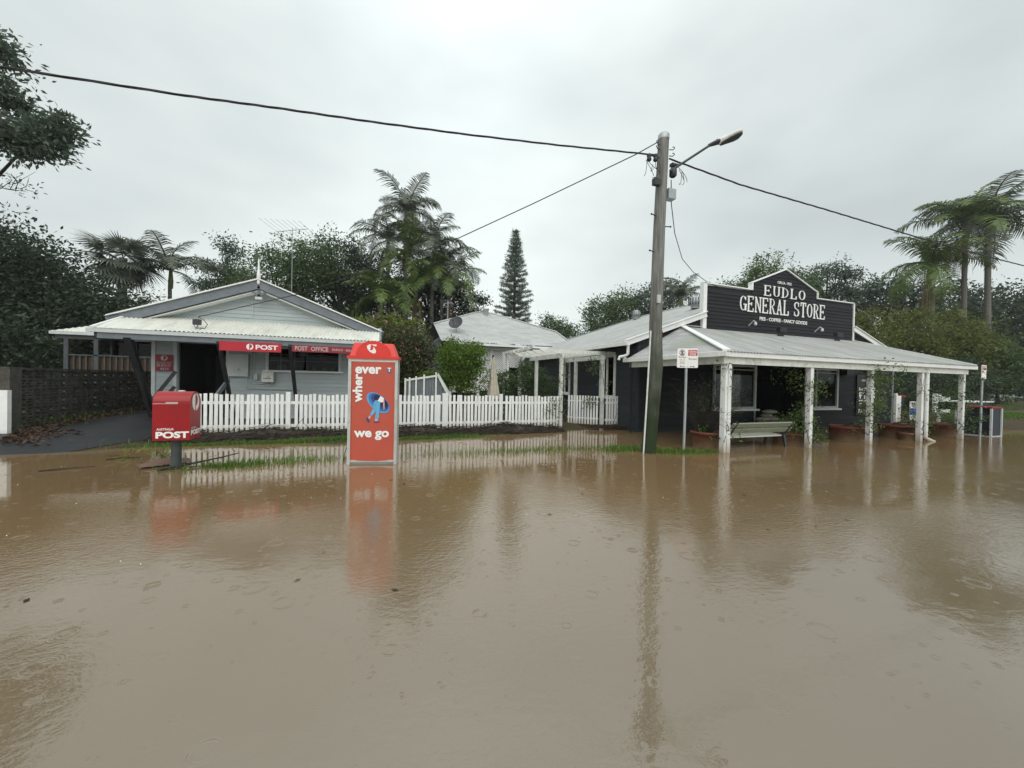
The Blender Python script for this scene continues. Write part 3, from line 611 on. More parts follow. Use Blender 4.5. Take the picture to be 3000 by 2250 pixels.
    sheet(fv,[(-6.84,0),(.06,0),(.06,1.46),(-6.68,1.46)],'roof_cream',t)
    gutter((.10,12.56,2.55),(-6.92,12.56,2.55),t)
    MB().box(-6.72,0,12.60,12.66,2.40,2.56).build('verandah_beam','grey_trim',t)
    MB().box(-6.72,0,12.66,13.98,2.535,2.545).build('ceiling','pale_trim',t)
    MB().bar((-6.82,12.56,2.68),(-6.68,14.0,3.24),.06,.03).build('verge_flashing','white_clean',t); MB().bar((.06,12.56,2.69),(.06,14.0,3.25),.05,.04).build('verge_flashing','grey_trim',t)
    for x0, yb_, wd in ((-6.12,13.92,.13),(-4.16,13.9,.085),(-2.42,13.9,.085)): MB().bar((x0,12.62,2.46),(x0,yb_,.22),wd,wd*1.1,(1,0,0)).build('raking_strut','dark_timber',t)
    MB().tube([(-6.76,12.66,2.56),(-6.76,12.66,2.42),(-6.62,12.68,2.40),(-6.26,12.70,2.40),(-6.16,12.74,2.32),(-6.10,13.75,.2)],.05,8).build('downpipe','dark_timber',t)
    for s in ((-5.3,13.1,1.6),(-5.32,13.1,1.18)): MB().bar(s,(s[0]-.42,s[1]-.15,s[2]-.75),.055,.09).build('stair_rail','dark_timber',t)
    MB().bar((-4.16,13.4,1.38),(-4.34,12.7,.75),.05,.12).build('stair_rail','grey_trim',t)
    # services on the front wall
    c = MB().box(-4.33,-3.80,13.86,13.95,1.49,2.17).build('meter_cupboard','pale_trim',t); MB().lathe((-4.06,13.855,1.70),[(.03,-.03),(.03,.03)],10).build('lock','silver',c)
    iv = MB(); iv.box(-3.41,-3.09,13.76,13.95,1.33,1.64); iv = iv.build('solar_inverter','old_white',t); MB().box(-3.36,-3.15,13.757,13.76,1.435,1.455).build('display','print_black',iv); MB().box(-3.27,-3.18,13.757,13.76,1.47,1.53).build('sticker','faded_white',iv)
    MB().box(-3.65,-3.55,13.88,13.95,1.40,1.56).build('switch_box','pale_trim',t)
    for pts in ([(-3.85,13.93,1.49),(-3.85,13.93,1.13),(-2.4,13.93,1.09)],[(-3.73,13.93,2.4),(-3.73,13.93,1.28),(-3.4,13.93,1.27)],[(-3.66,13.93,1.6),(-3.66,13.93,2.4)],[(-3.3,13.9,1.33),(-3.28,13.88,1.24),(-3.2,13.88,1.22),(-3.14,13.9,1.33)]): MB().tube(pts,.012,6).build('conduit','pale_trim',t)
    for x in (-3.6,-.9): pass
    return t
post_office()
def po_signs():
    y = 12.58
    t = thing('post_sign', (-3.41,y,2.2), 'bright red hanging board reading POST with the white post emblem', 'sign')
    MB().box(-4.13,-2.64,y,y+.03,2.205,2.465).build('panel','sign_red',t); y0 = y-.001
    post_emblem(-3.41,2.335,.085,.088,y0,'print_white',t); text('POST',-3.27,2.265,.55,.135,y0,'print_white',t,bold=.035)
    for x in (-4.0,-2.8): MB().box(x-.01,x+.01,y+.03,y+.045,2.3,2.52).build('hanger','dark_metal',t)
    t = thing('post_office_sign', (-1.6,y,2.2), 'dull red board reading POST OFFICE EUDLO 4554 beside the phone booth lid', 'sign')
    MB().box(-2.37,-.72,y,y+.03,2.25,2.445).build('panel','dull_sign_red',t)
    text('POST',-2.29,2.285,.33,.13,y0,'faded_white',t,bold=.012); text('OFFICE',-1.87,2.285,.46,.13,y0,'faded_white',t,bold=.012); text('EUDLO',-1.30,2.315,.29,.065,y0,'faded_white',t,bold=.01); text('4554',-.94,2.31,.19,.065,y0,'faded_white',t,bold=.01)
    for x in (-2.2,-.9): MB().box(x-.01,x+.01,y+.03,y+.045,2.3,2.52).build('hanger','dark_metal',t)
    y = 13.94; t = thing('wall_plaque', (-5.91,y,1.6), 'small square red plaque reading Australia Post EUDLO 4554 on the wall left of the porch', 'sign')
    MB().box(-6.12,-5.70,y-.02,y,1.61,2.085).build('panel','dull_sign_red',t); y0 = y-.021
    post_emblem(-5.91,1.985,.08,.08,y0,'faded_white',t); text('Australia Post',-6.09,1.845,.36,.04,y0,'faded_white',t); flat([(-6.1,1.825),(-5.72,1.825),(-5.72,1.83),(-6.1,1.83)],y0,'faded_white',t,'rule')
    text('EUDLO',-6.07,1.735,.32,.075,y0,'faded_white',t,bold=.015); text('4554',-6.0,1.635,.2,.07,y0,'faded_white',t,bold=.015)
po_signs()
def annex():
    Y0 = 17.45; t = thing('side_annex', (-8.3,18.2,0), 'low annex behind the block wall with brown batten railing and pale iron roof', 'annex')
    MB().box(-10.2,-6.2,19.2,19.3,0,3.2).build('wall','brown_board',t); MB().box(-10.2,-6.2,Y0,19.2,.9,1.02).build('floor_deck','brown_board',t)
    fn = lambda u,v,w: (u, Y0-.1+v, 2.90+v*.38+w)
    sheet(fn,[(-10.45,0),(-6.1,0),(-6.1,1.6),(-9.2,1.6)],'roof_cream',t)
    fb = lambda u,v,w: (-10.45+v, Y0-.1+u, 2.90+v*.48+w); sheet(fb,[(0,0),(3.2,0),(1.6,1.25)],'roof_cream',t)
    gutter((-6.1,Y0-.1,2.80),(-10.5,Y0-.1,2.80),t,s=.09)
    MB().box(-10.4,-6.1,Y0,Y0+.05,2.66,2.80).build('beam','annex_grey',t)
    for x in (-10.12,-9.33,-6.35): MB().box(x-.06,x+.06,Y0,Y0+.1,-.2,2.66).build('post','annex_grey',t)
    MB().box(-10.1,-6.3,Y0+.0,Y0+.06,2.09,2.13).build('handrail','annex_grey',t)
    n = 22
    for i in range(n): x = -9.95+i*(3.6/n); MB().box(x,x+.045,Y0+.02,Y0+.045,1.05,2.09).build('baluster','batten',t)
    MB().box(-10.05,-6.3,Y0+.07,Y0+.09,1.0,2.07).build('railing_board','brown_board',t)
    w = MB(); w.box(-9.2,-9.14,Y0+.5,Y0+.56,2.1,2.75).box(-8.5,-8.43,Y0+.5,Y0+.56,2.1,2.75).box(-7.5,-7.44,Y0+.5,Y0+.56,2.1,2.75).box(-9.2,-6.4,Y0+.5,Y0+.56,2.06,2.12); w = w.build('window','annex_grey',t); MB().box(-9.2,-6.4,Y0+.56,Y0+.564,2.1,2.75).build('pane','glass',w)
    MB().box(-9.25,-6.35,Y0+.8,Y0+.85,1,2.8).build('inner_wall','interior',t)
    for a in ((-6.86,Y0+.02,1.98),): MB().box(a[0]-.03,a[0]+.03,a[1]-.03,a[1],a[2],a[2]+.12).build('tag','white_clean',t)
annex()
# ================================================================== GENERAL STORE
def store():
    t = thing('general_store', (14,12,0), 'charcoal weatherboard general store with stepped false front and wrap-around verandah', 'general store')
    xL, xR = 7.68, 20.72; FR = frame((0,10,0),(1,0,0),(0,-1,0))
    w = MB(); w.box(xL,10.78,10,10.1,-.3,3.0).box(10.78,12.7,10,10.1,-.3,.62).box(15.28,17.2,10,10.1,-.3,.62).box(17.2,xR,10,10.1,-.3,3.0).box(10.78,17.2,10,10.1,2.26,3.0)
    w.box(12.66,12.78,10,10.1,-.3,2.26).box(15.2,15.3,10,10.1,-.3,2.26)
    w.box(xL,xL+.1,10.1,12.0,-.3,2.7).box(xL,xL+.1,12.0,14.4,-.3,2.7).box(xL,xL+.1,15.2,20,-.3,2.7).box(xL,xL+.1,14.4,15.2,-.3,1.02).box(xR-.1,xR,10.1,20,-.3,2.7).box(xL+.1,xR-.1,19.9,20,-.3,2.7)
    w.build('wall','charcoal_board',t)
    boards(FR,'charcoal_board',t,-.05,2.3,.168,xL,xR,[(10.74,17.25,.60,3),(12.70,15.26,-1,3)])
    LW = frame((xL,10,0),(0,1,0),(-1,0,0)); boards(LW,'charcoal_blue',t,-.05,2.65,.168,0,10,[(1.10,2.15,.98,2.56),(4.35,5.35,.98,2.6)])
    MB().box(xL-.03,xL+.05,9.95,10.03,-.1,2.7).build('corner_board','charcoal_blue',t); MB().box(xR-.06,xR+.03,9.95,10.03,-.1,2.7).build('corner_board','grey_trim',t)
    # side windows
    for y0, y1, zt in ((1.14,2.10,2.5),(4.40,5.30,2.54)):
        y0 += 10; y1 += 10; x = xL-.05
        f = MB().box(x,x+.06,y0,y0+.08,1.02,zt).box(x,x+.06,y1-.08,y1,1.02,zt).box(x,x+.06,y0+.08,y1-.08,zt-.08,zt).box(x,x+.06,y0+.08,y1-.08,1.02,1.09).box(x,x+.06,(y0+y1)/2-.04,(y0+y1)/2+.04,1.09,zt-.08).build('window','white_paint',t)
        MB().box(x-.05,x+.02,y0-.04,y1+.04,.97,1.02).build('sill','white_paint',f); MB().box(x+.03,x+.034,y0,y1,1.05,zt-.04).build('pane','glass',f); 
        for a in (y0+.1,(y0+y1)/2+.06): MB().box(x+.07,x+.08,a,a+.16,1.08,zt-.1).build('curtain','paper',f)
    # shop windows either side of the open door
    for x0, x1, mul in ((10.82,12.68,[11.62]),(15.30,17.12,[15.95])):
        f = MB().box(x0-.06,x0+.02,9.94,10.06,.70,2.24).box(x1-.02,x1+.07,9.94,10.06,.70,2.24).box(x0+.02,x1-.02,9.95,10.05,2.18,2.24); 
        for q in mul: f.box(q-.02,q+.02,9.96,10.04,.78,2.18)
        f.box(x0+.02,x1-.02,9.965,10.035,2.06,2.09); f = f.build('window','pale_trim',t)
        MB().box(x0-.1,x1+.18,9.88,10.02,.64,.70).build('sill','white_paint',f); MB().box(x0+.02,x1-.02,9.955,10.03,.70,.78).build('bottom_rail','pale_trim',f)
        MB().box(x0,x1,10.0,10.004,.75,2.2).build('pane','glass',f)
        if x0 > 15:
            for a,z,ww,hh,m in ((16.02,1.30,.13,.22,'paper'),(16.18,1.52,.16,.2,'paper'),(16.18,1.28,.17,.22,'paper'),(16.05,1.0,.2,.27,'paper'),(16.28,.98,.18,.26,'paper'),(15.62,1.15,.22,.42,'dull_sign_red'),(15.6,.98,.2,.14,'paper'),(16.05,1.58,.1,.17,'paper')): MB().box(a,a+ww,10.02,10.024,z,z+hh).build('notice',m,f)
    MB().box(12.70,12.74,9.95,10.05,-.2,2.26).build('door_frame','pale_trim',t); MB().box(15.24,15.28,9.95,10.05,-.2,2.26).build('door_frame','pale_trim',t)
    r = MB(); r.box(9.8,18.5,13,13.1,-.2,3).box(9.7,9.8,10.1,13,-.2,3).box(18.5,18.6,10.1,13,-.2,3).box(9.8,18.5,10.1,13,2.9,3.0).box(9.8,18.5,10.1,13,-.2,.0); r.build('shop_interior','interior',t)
    for x,y,z,ww,hh in ((14.3,12.4,.0,1.2,1.4),(16.2,12.3,.0,1.0,1.7),(11.2,12.2,0,1.1,1.5)): MB().box(x,x+ww,y,y+.4,z,z+hh).build('shelf','dark_timber',t)
    # main roof
    rx, rz, ez, ex, er = 14.05, 5.28, 2.80, 7.08, 21.02; sl = (rz-ez)/(rx-ex)
    fl = lambda u,v,w: (ex+v, 10.03+u, ez+v*sl+w); fr_ = lambda u,v,w: (er-v, 10.03+u, ez+v*sl+w)
    ln = rx-ex
    sheet(fl,[(0,0),(10.6,0),(8.2,ln),(0,ln)],'roof_grey',t); sheet(fr_,[(0,0),(10.6,0),(8.2,ln),(0,ln)],'roof_grey',t)
    MB().add([(ex,20.46,ez),(er,20.46,ez),(rx,18.06,rz)],[(0,1,2)]).build('hip_end','roof_grey',t)
    MB().tube([(rx,10.05,rz+.02),(rx,18.06,rz+.02)],.05,6).build('ridge_capping','roof_grey',t); MB().tube([(rx,18.06,rz+.02),(ex,20.46,ez+.02)],.05,6).build('hip_capping','grey_trim',t)
    GF = frame((0,9.99,0),(1,0,0),(0,-1,0)); z = 2.3
    while z < 4.6:
        a0, a1 = ex+(z-ez)/sl+.15, ex+(z+.168-ez)/sl+.15
        board(GF,'charcoal_board',t,z,z+.168,max(a0,xL),10.3,max(a1,xL),10.3); board(GF,'charcoal_board',t,z,z+.168,17.8,min(er-(z-ez)/sl-.15,xR),17.8,min(er-(z+.168-ez)/sl-.15,xR)); z += .168
    for a, b in (((ex,ez),(10.25,ez+(10.25-ex)*sl)),((er,ez),(17.85,ez+(er-17.85)*sl))):
        MB().bar((a[0],9.84,a[1]-.06),(b[0],9.84,b[1]-.06),.035,.17).build('barge_board','white_paint',t); MB().bar((a[0],9.83,a[1]+.035),(b[0],9.83,b[1]+.035),.10,.03).build('barge_capping','white_clean',t)
    gutter((ex+.02,20.4,ez-.13),(ex+.02,9.62,ez-.13),t,'white_paint'); gutter((er-.02,9.8,ez-.13),(er-.02,20.4,ez-.13),t,'white_paint')
    MB().tube([(7.15,9.78,ez-.1),(7.15,9.78,2.42),(7.10,9.85,2.36),(6.98,9.95,2.33),(6.97,9.98,2.24)],.045,8).build('downpipe','white_paint',t)
    MB().tube([(7.40,9.93,2.22),(7.42,9.93,-.1)],.04,8).build('downpipe','charcoal_board',t); MB().tube([(7.24,10.08,2.3),(7.40,9.95,2.2)],.045,8).build('downpipe','white_paint',t)
    # verandah
    vz, vs_ = 2.29, (3.42-2.29)/3.58
    fv = lambda u,v,w: (u, 6.42+v, vz+v*vs_+w)
    sheet(fv,[(7.30,0),(17.56,0),(17.88,3.56),(9.38,3.56)],'roof_mould',t)
    ss = (3.42-2.29)/2.08; fsd = lambda u,v,w: (7.30+v, u, vz+v*ss+w)
    sheet(fsd,[(6.42,0),(9.98,0),(9.98,2.08)],'roof_mould',t)
    MB().bar((7.30,6.42,vz+.03),(9.38,9.97,3.45),.16,.035).build('hip_capping','white_paint',t); MB().bar((9.38,9.94,3.46),(17.88,9.94,3.45),.05,.03).build('flashing','roof_grey',t)
    MB().bar((17.58,6.42,vz+.02),(17.9,9.98,3.44),.05,.04).build('verge_capping','white_paint',t)
    gutter((17.72,6.44,vz-.11),(7.18,6.44,vz-.11),t,'white_paint'); gutter((7.30,10.08,vz-.11),(7.30,6.34,vz-.11),t,'white_paint')
    MB().box(7.34,17.4,6.52,6.58,2.02,2.20).build('verandah_beam','old_white',t); MB().box(7.38,7.44,6.58,9.98,2.02,2.20).build('verandah_beam','old_white',t)
    MB().add([(7.36,6.5,2.27),(17.5,6.5,2.27),(17.8,9.98,3.36),(9.42,9.98,3.36)],[(3,2,1,0)]).build('verandah_lining','grey_trim',t); MB().add([(7.36,6.5,2.27),(9.42,9.98,3.36),(7.36,9.98,2.27)],[(2,1,0)]).build('verandah_lining','grey_trim',t)
    for i, x in enumerate((7.48,10.30,12.72,15.06,17.26)):
        if i == 0: MB().box(x-.075,x-.005,6.53,6.66,-.3,2.04).box(x+.005,x+.10,6.52,6.64,-.3,2.04).build('post','white_paint',t)
        else: MB().box(x-.056,x+.056,6.545,6.657,-.3,2.04).build('post','white_paint',t)
    MB().tube([(15.26,6.56,2.18),(15.26,6.56,.12),(15.32,6.54,.06),(15.52,6.48,-.02)],.06,10).build('downpipe','white_paint',t)
    MB().box(17.28,17.70,9.72,9.97,2.03,2.36).build('loudspeaker','print_black',t)
    # rotary roof vents
    for x,y,z in ((13.2,17.4,5.0),(11.9,12.0,4.55)):
        v = MB().lathe((x,y,z),[(.16,0),(.16,.12),(.22,.14),(.25,.28),(.22,.42),(.10,.48),(0,.48)],14).build('roof_vent','galvanised',t)
        f = MB()
        for k in range(14): a = k*math.pi/7; f.box(x+.24*math.cos(a)-.012,x+.24*math.cos(a)+.012,y+.24*math.sin(a)-.012,y+.24*math.sin(a)+.012,z+.14,z+.42)
        f.build('vane','dark_metal',v)
    # false front
    Y1 = 9.92; FFr = frame((0,Y1,0),(1,0,0),(0,-1,0)); a0, a1, c0, c1 = 10.28, 17.84, 12.36, 15.68
    out = [(a0,3.40),(a1,3.40),(a1,4.86),(c1,4.86),(c1,5.12),(14.0,5.78),(c0,5.12),(c0,4.86),(a0,4.86)]
    ff = flat([(x,z) for x,z in out],Y1+.06,'charcoal_board',t,'false_front',.06)
    z = 3.42; h = .122
    while z < 5.7:
        zm = z+h
        if zm <= 4.88: board(FFr,'charcoal_board',ff,z,zm,a0,a1)
        else:
            f_ = lambda q: (max(c0, 14.0-(5.78-q)/(.66/1.64)), min(c1, 14.0+(5.78-q)/(.66/1.68)))
            l0, r0 = f_(max(z,5.12)) if z > 5.12 else (c0,c1); l1, r1 = f_(min(zm,5.76)) if zm > 5.12 else (c0,c1); board(FFr,'charcoal_board',ff,z,min(zm,5.77),l0,r0,l1,r1)
        z += h
    MB().box(10.13,10.28,9.86,10.02,3.40,4.92).build('end_board','white_paint',ff); MB().box(a1,a1+.05,9.86,10.02,3.40,4.90).build('end_board','white_paint',ff)
    for q in (((10.13,4.92),(c0-.0,4.90)),((c1,4.89),(a1+.05,4.89))): MB().bar((q[0][0],9.94,q[0][1]),(q[1][0],9.94,q[1][1]),.16,.035).build('coping','white_paint',ff)
    MB().box(c0-.06,c0+.0,9.86,10.02,4.92,5.14).build('coping','white_paint',ff); MB().box(c1,c1+.05,9.86,10.02,4.91,5.12).build('coping','white_paint',ff)
    MB().bar((c0-.08,9.94,5.13),(14.0,9.94,5.80),.16,.036).build('coping','white_paint',ff); MB().bar((c1+.06,9.94,5.11),(14.0,9.94,5.80),.16,.036).build('coping','white_paint',ff)
    yl = Y1-.024
    stroke_letters('EUDLO',12.90,4.745,2.16,.375,yl,'print_white',ff,thick=.115)
    stroke_letters('GENERAL STORE',11.77,4.115,4.40,.55,yl,'print_white',ff,thick=.118,gap=.13)
    text('PIES - COFFEE - FANCY GOODS',12.74,3.855,2.45,.125,yl,'print_white',ff,bold=.02,depth=.008); text('CIRCA. 1925',13.58,5.24,.72,.095,yl,'print_white',ff,bold=.015,depth=.006)
    for x in (12.2,15.6):
        l = MB().tube([(x,9.88,3.62),(x+.02,9.70,3.78),(x,9.62,3.72)],.02,6).build('wall_lamp','pale_trim',ff); MB().lathe((x,9.62,3.60),[(.0,.12),(.045,.10),(.05,.02),(.03,0)],8).build('lamp_shade','pale_trim',l)
    for x in (13.3,16.3):
        l = MB().box(x-.17,x+.17,9.42,9.56,3.42,3.58).build('flood_light','print_black',ff); MB().bar((x,9.5,3.42),(x,9.55,3.24),.3,.02,(0,1,0)).build('bracket','print_black',l)
store()
def pies_sign():
    y = 9.955; t = thing('menu_board', (18.9,y,.4), 'tall black menu board with white lettering on the store wall behind the vine', 'sign')
    MB().box(18.28,19.58,y-.03,y,.42,2.06).build('panel','print_black',t); y0 = y-.031
    text('LF',18.95,1.93,.22,.10,y0,'faded_white',t,bold=.02); text('GENERAL',18.55,1.78,.75,.10,y0,'faded_white',t,bold=.02); text('BAKED HERE',18.40,1.42,1.06,.12,y0,'print_white',t,bold=.02)
    text('PIES',18.42,1.08,1.02,.28,y0,'print_white',t,bold=.04); text('FRESH',18.42,.95,.9,.09,y0,'print_white',t,bold=.03); text('Coffee',18.42,.75,.86,.16,y0,'print_white',t,bold=.01); text('FANCY',18.42,.50,.9,.17,y0,'print_white',t)
pies_sign()
# ================================================================== HOUSE BEHIND THE FENCE
def lattice_house():
    t = thing('lattice_house', (5.5,21,0), 'pale iron roofed house with white lattice screens behind the citrus bush', 'house')
    ye, ze, sl = 18.0, 3.34, .45
    fn = lambda u,v,w: (u, ye+v, ze+v*sl+w)
    sheet(fn,[(2.75,0),(9.9,0),(9.85,2.4),(6.75,5.4),(5.78,5.35),(2.73,2.4)],'roof_grey',t,amp=.013,pitch=.15)
    MB().add([(2.73,20.4,4.42),(5.78,23.3,5.72),(2.75,26.2,4.42)],[(0,1,2)]).add([(9.85,20.4,4.42),(9.85,26.2,4.42),(6.75,23.35,5.75)],[(0,1,2)]).add([(2.73,20.4,4.42),(2.75,26.2,4.42),(9.85,26.2,4.42),(9.85,20.4,4.42)],[(0,1,2,3)]).add([(5.78,23.3,5.73),(6.75,23.35,5.75),(9.85,26.2,4.42),(2.75,26.2,4.42)],[(0,1,2,3)]).build('rear_roof','roof_grey',t)
    MB().tube([(2.73,20.4,4.45),(5.78,23.35,5.76),(6.75,23.4,5.78),(9.85,20.4,4.46),(9.9,18,3.38)],.05,6).build('ridge_capping','roof_grey',t)
    gutter((9.0,18.02,3.2),(3.2,18.02,3.2),t,'white_paint',s=.12)
    MB().lathe((6.25,22.9,5.5),[(.16,0),(.16,.35),(.20,.37),(.20,.43),(0,.43)],12).build('flue','galvanised',t)
    MB().box(3.3,9.3,18.62,18.68,3.05,3.22).build('fascia','white_paint',t); MB().box(2.95,3.15,19.2,26,0,3.72).box(9.2,9.4,19.2,26,0,3.72).box(3.15,9.2,20.4,20.5,0,3.4).build('wall','charcoal_board',t)
    BF = frame((2.95,19.2,0),(0,1,0),(-1,0,0)); boards(BF,'grey_trim',t,1.5,3.7,.2,0,6.5)
    for x in (3.35,4.75,5.42,6.30,7.55,9.0): MB().box(x-.06,x+.06,18.6,18.72,0,3.1).build('post','white_paint',t)
    def lattice(x0,x1,z0,z1,y):
        mb = MB(); s = .115; 
        for sgn in (1,-1):
            c = -(z1-z0)
            while c < (x1-x0):
                # line x = x0+c+k, z = z0+k
                k0, k1 = max(0,-c), min(z1-z0, x1-x0-c)
                if k1-k0 > .03:
                    a = (x0+c+k0, y+.006*sgn, z0+k0); b = (x0+c+k1, y+.006*sgn, z0+k1)
                    if sgn < 0: a = (x0+x1-a[0],a[1],a[2]); b = (x0+x1-b[0],b[1],b[2])
                    mb.bar(a,b,.008,.045,(0,1,0) if False else (0,0,1))
                c += s
        mb.build('lattice_panel','white_paint',t,kind='stuff')
    lattice(3.42,4.69,.9,3.05,18.66); lattice(4.82,5.36,1.0,3.05,18.66); lattice(5.48,6.24,1.6,3.05,18.66); lattice(6.36,7.49,2.2,3.05,18.66); lattice(6.9,7.49,.5,2.2,18.66); lattice(7.61,8.94,.5,3.05,18.66)
    MB().box(3.15,9.2,18.9,20.4,.4,.5).build('deck','brown_board',t); MB().box(5.48,6.0,18.66,18.7,1.3,1.55).build('name_board','old_white',t)
lattice_house()
def pergola_frame():
    t = thing('pergola_frame', (5.2,14,0), 'white pergola beams with slatted top between the lattice house and the arbour', 'pergola')
    MB().bar((4.72,13.9,2.40),(5.75,14.3,2.68),.06,.16).build('beam','old_white',t); MB().bar((4.76,13.8,2.60),(5.75,14.2,2.86),.10,.10).build('beam','old_white',t)
    for k in range(5): a = .1+k*.2; MB().bar((4.72+a,13.6,2.62+a*.27),(4.72+a,14.9,2.62+a*.27),.04,.09).build('slat','old_white',t)
    for p in ((4.8,14.7),(5.7,14.9)): MB().box(p[0]-.05,p[0]+.05,p[1]-.05,p[1]+.05,0,2.6).build('post','old_white',t)
pergola_frame()
def ramp_railing():
    t = thing('ramp_railing', (1.4,12.5,0), 'white posted railing with dark panels sloping down behind the fence', 'railing'); y = 12.5
    xs = (.82,.95,1.15,1.40,1.78); zt = (1.54,1.57,1.61,1.67,1.75)
    for x, z in zip(xs, zt): MB().box(x-.026,x+.026,y-.03,y+.03,.1,z).build('post','old_white',t)
    MB().bar((.8,y+.005,1.47),(1.8,y+.005,1.64),.03,.06).build('rail','old_white',t); MB().bar((1.84,y,1.68),(2.14,y-.3,1.02),.035,.07).build('handrail','old_white',t); MB().bar((1.86,y+.1,1.72),(2.26,y-.2,.98),.015,.03).build('handrail','old_white',t)
    for x in np.arange(.84,2.1,.09): MB().box(x,x+.082,y+.05,y+.07,.1,1.47+(x-.8)*.17 if x < 1.78 else 1.62-(x-1.78)*1.9).build('board','grey_trim',t)
ramp_railing()
def patio_umbrella():
    t = thing('patio_umbrella', (3.88,13,0), 'closed cream patio umbrella standing behind the picket fence', 'umbrella')
    MB().tube([(3.88,13,0),(3.83,13,2.40)],.022,8).build('pole','dark_timber',t)
    mb = MB(); n = 24; prof = [(.03,2.36),(.06,2.15),(.10,1.85),(.13,1.55),(.17,1.25),(.20,1.05),(.19,.90)]; vs = []
    for r, z in prof:
        for j in range(n): a = j*2*math.pi/n; q = r*(1+.28*math.cos(a*6+z*1.5)); vs.append((3.88+.03*(2.2-z)*0+q*math.cos(a)*.9-.02*(z-1), 13+q*math.sin(a)*.8, z+.03*math.cos(a*6)*(z<1.1)))
    mb.add(vs,[(i*n+j,i*n+(j+1)%n,(i+1)*n+(j+1)%n,(i+1)*n+j) for i in range(len(prof)-1) for j in range(n)],True); mb.build('canopy','canvas',t)
    MB().lathe((3.84,13,2.36),[(.035,0),(.045,.03),(.02,.07),(0,.09)],10).build('finial','dark_timber',t)
patio_umbrella()
def satellite_dish():
    t = thing('satellite_dish', (3.72,19.35,3.95), 'dark satellite dish on tripod legs on the lattice house roof', 'satellite dish')
    c = Vector((3.66,19.2,4.42)); ax = Vector((-.42,-.75,.5)).normalized(); u = ax.cross(Vector((0,0,1))).normalized(); v = u.cross(ax); mb = MB(); n = 20; vs = [c-ax*.08]
    for r, d_ in ((.2,-.055),(.36,0)):
        vs += [c+ax*d_+(u*math.cos(k*2*math.pi/n)*r+v*math.sin(k*2*math.pi/n)*r*1.05) for k in range(n)]
    mb.add(vs,[(0,1+k,1+(k+1)%n) for k in range(n)]+[(1+k,1+n+k,1+n+(k+1)%n,1+(k+1)%n) for k in range(n)],True); mb.build('reflector','dark_metal',t)
    MB().tube([c-ax*.08-v*.0,(3.78,19.4,4.25),(3.76,19.4,3.97)],.022,6).build('mast','galvanised',t)
    for q in ((3.35,18.95,3.79),(4.3,18.9,3.77),(3.8,19.9,4.21)): MB().tube([(3.77,19.4,4.2),q],.012,5).build('leg','galvanised',t)
    MB().tube([c-v*.34,c-v*.2+ax*.4],.012,5).tube([c-v*.2+ax*.36,c-v*.2+ax*.46],.03,6).build('receiver_arm','dark_metal',t)
satellite_dish()
def antenna(x, y, z0, z1, L, n, label, wid=.5, tilt=.1, dirx=(.93,-.35)):
    t = thing('roof_antenna', (x,y,z0), label, 'antenna'); MB().tube([(x,y,z0),(x,y,z1+.15)],.02,6).build('mast','galvanised',t); dx, dy = dirx
    MB().tube([(x-dx*L/2,y-dy*L/2,z1-tilt),(x+dx*L/2,y+dy*L/2,z1+tilt)],.018,6).build('boom','galvanised',t)
    for i in range(n): k = -.5+i/(n-1); w = wid*(1.25-.5*(k+.5)); cx, cy, cz = x+dx*L*k, y+dy*L*k, z1+2*tilt*k; MB().tube([(cx+dy*w-dx*w*.5,cy-dx*w,cz+w*.42),(cx-dy*w+dx*w*.5,cy+dx*w,cz-w*.42)],.008,4).build('element','galvanised',t)
antenna(-5.2,27.3,5.5,10.66,2.0,8,'television antenna with slanted elements on a tall mast above the post office',wid=.75)
antenna(3.9,23.0,5.0,6.1,.5,4,'small television antenna beside the palm trunks above the lattice house',wid=.25,tilt=.02)
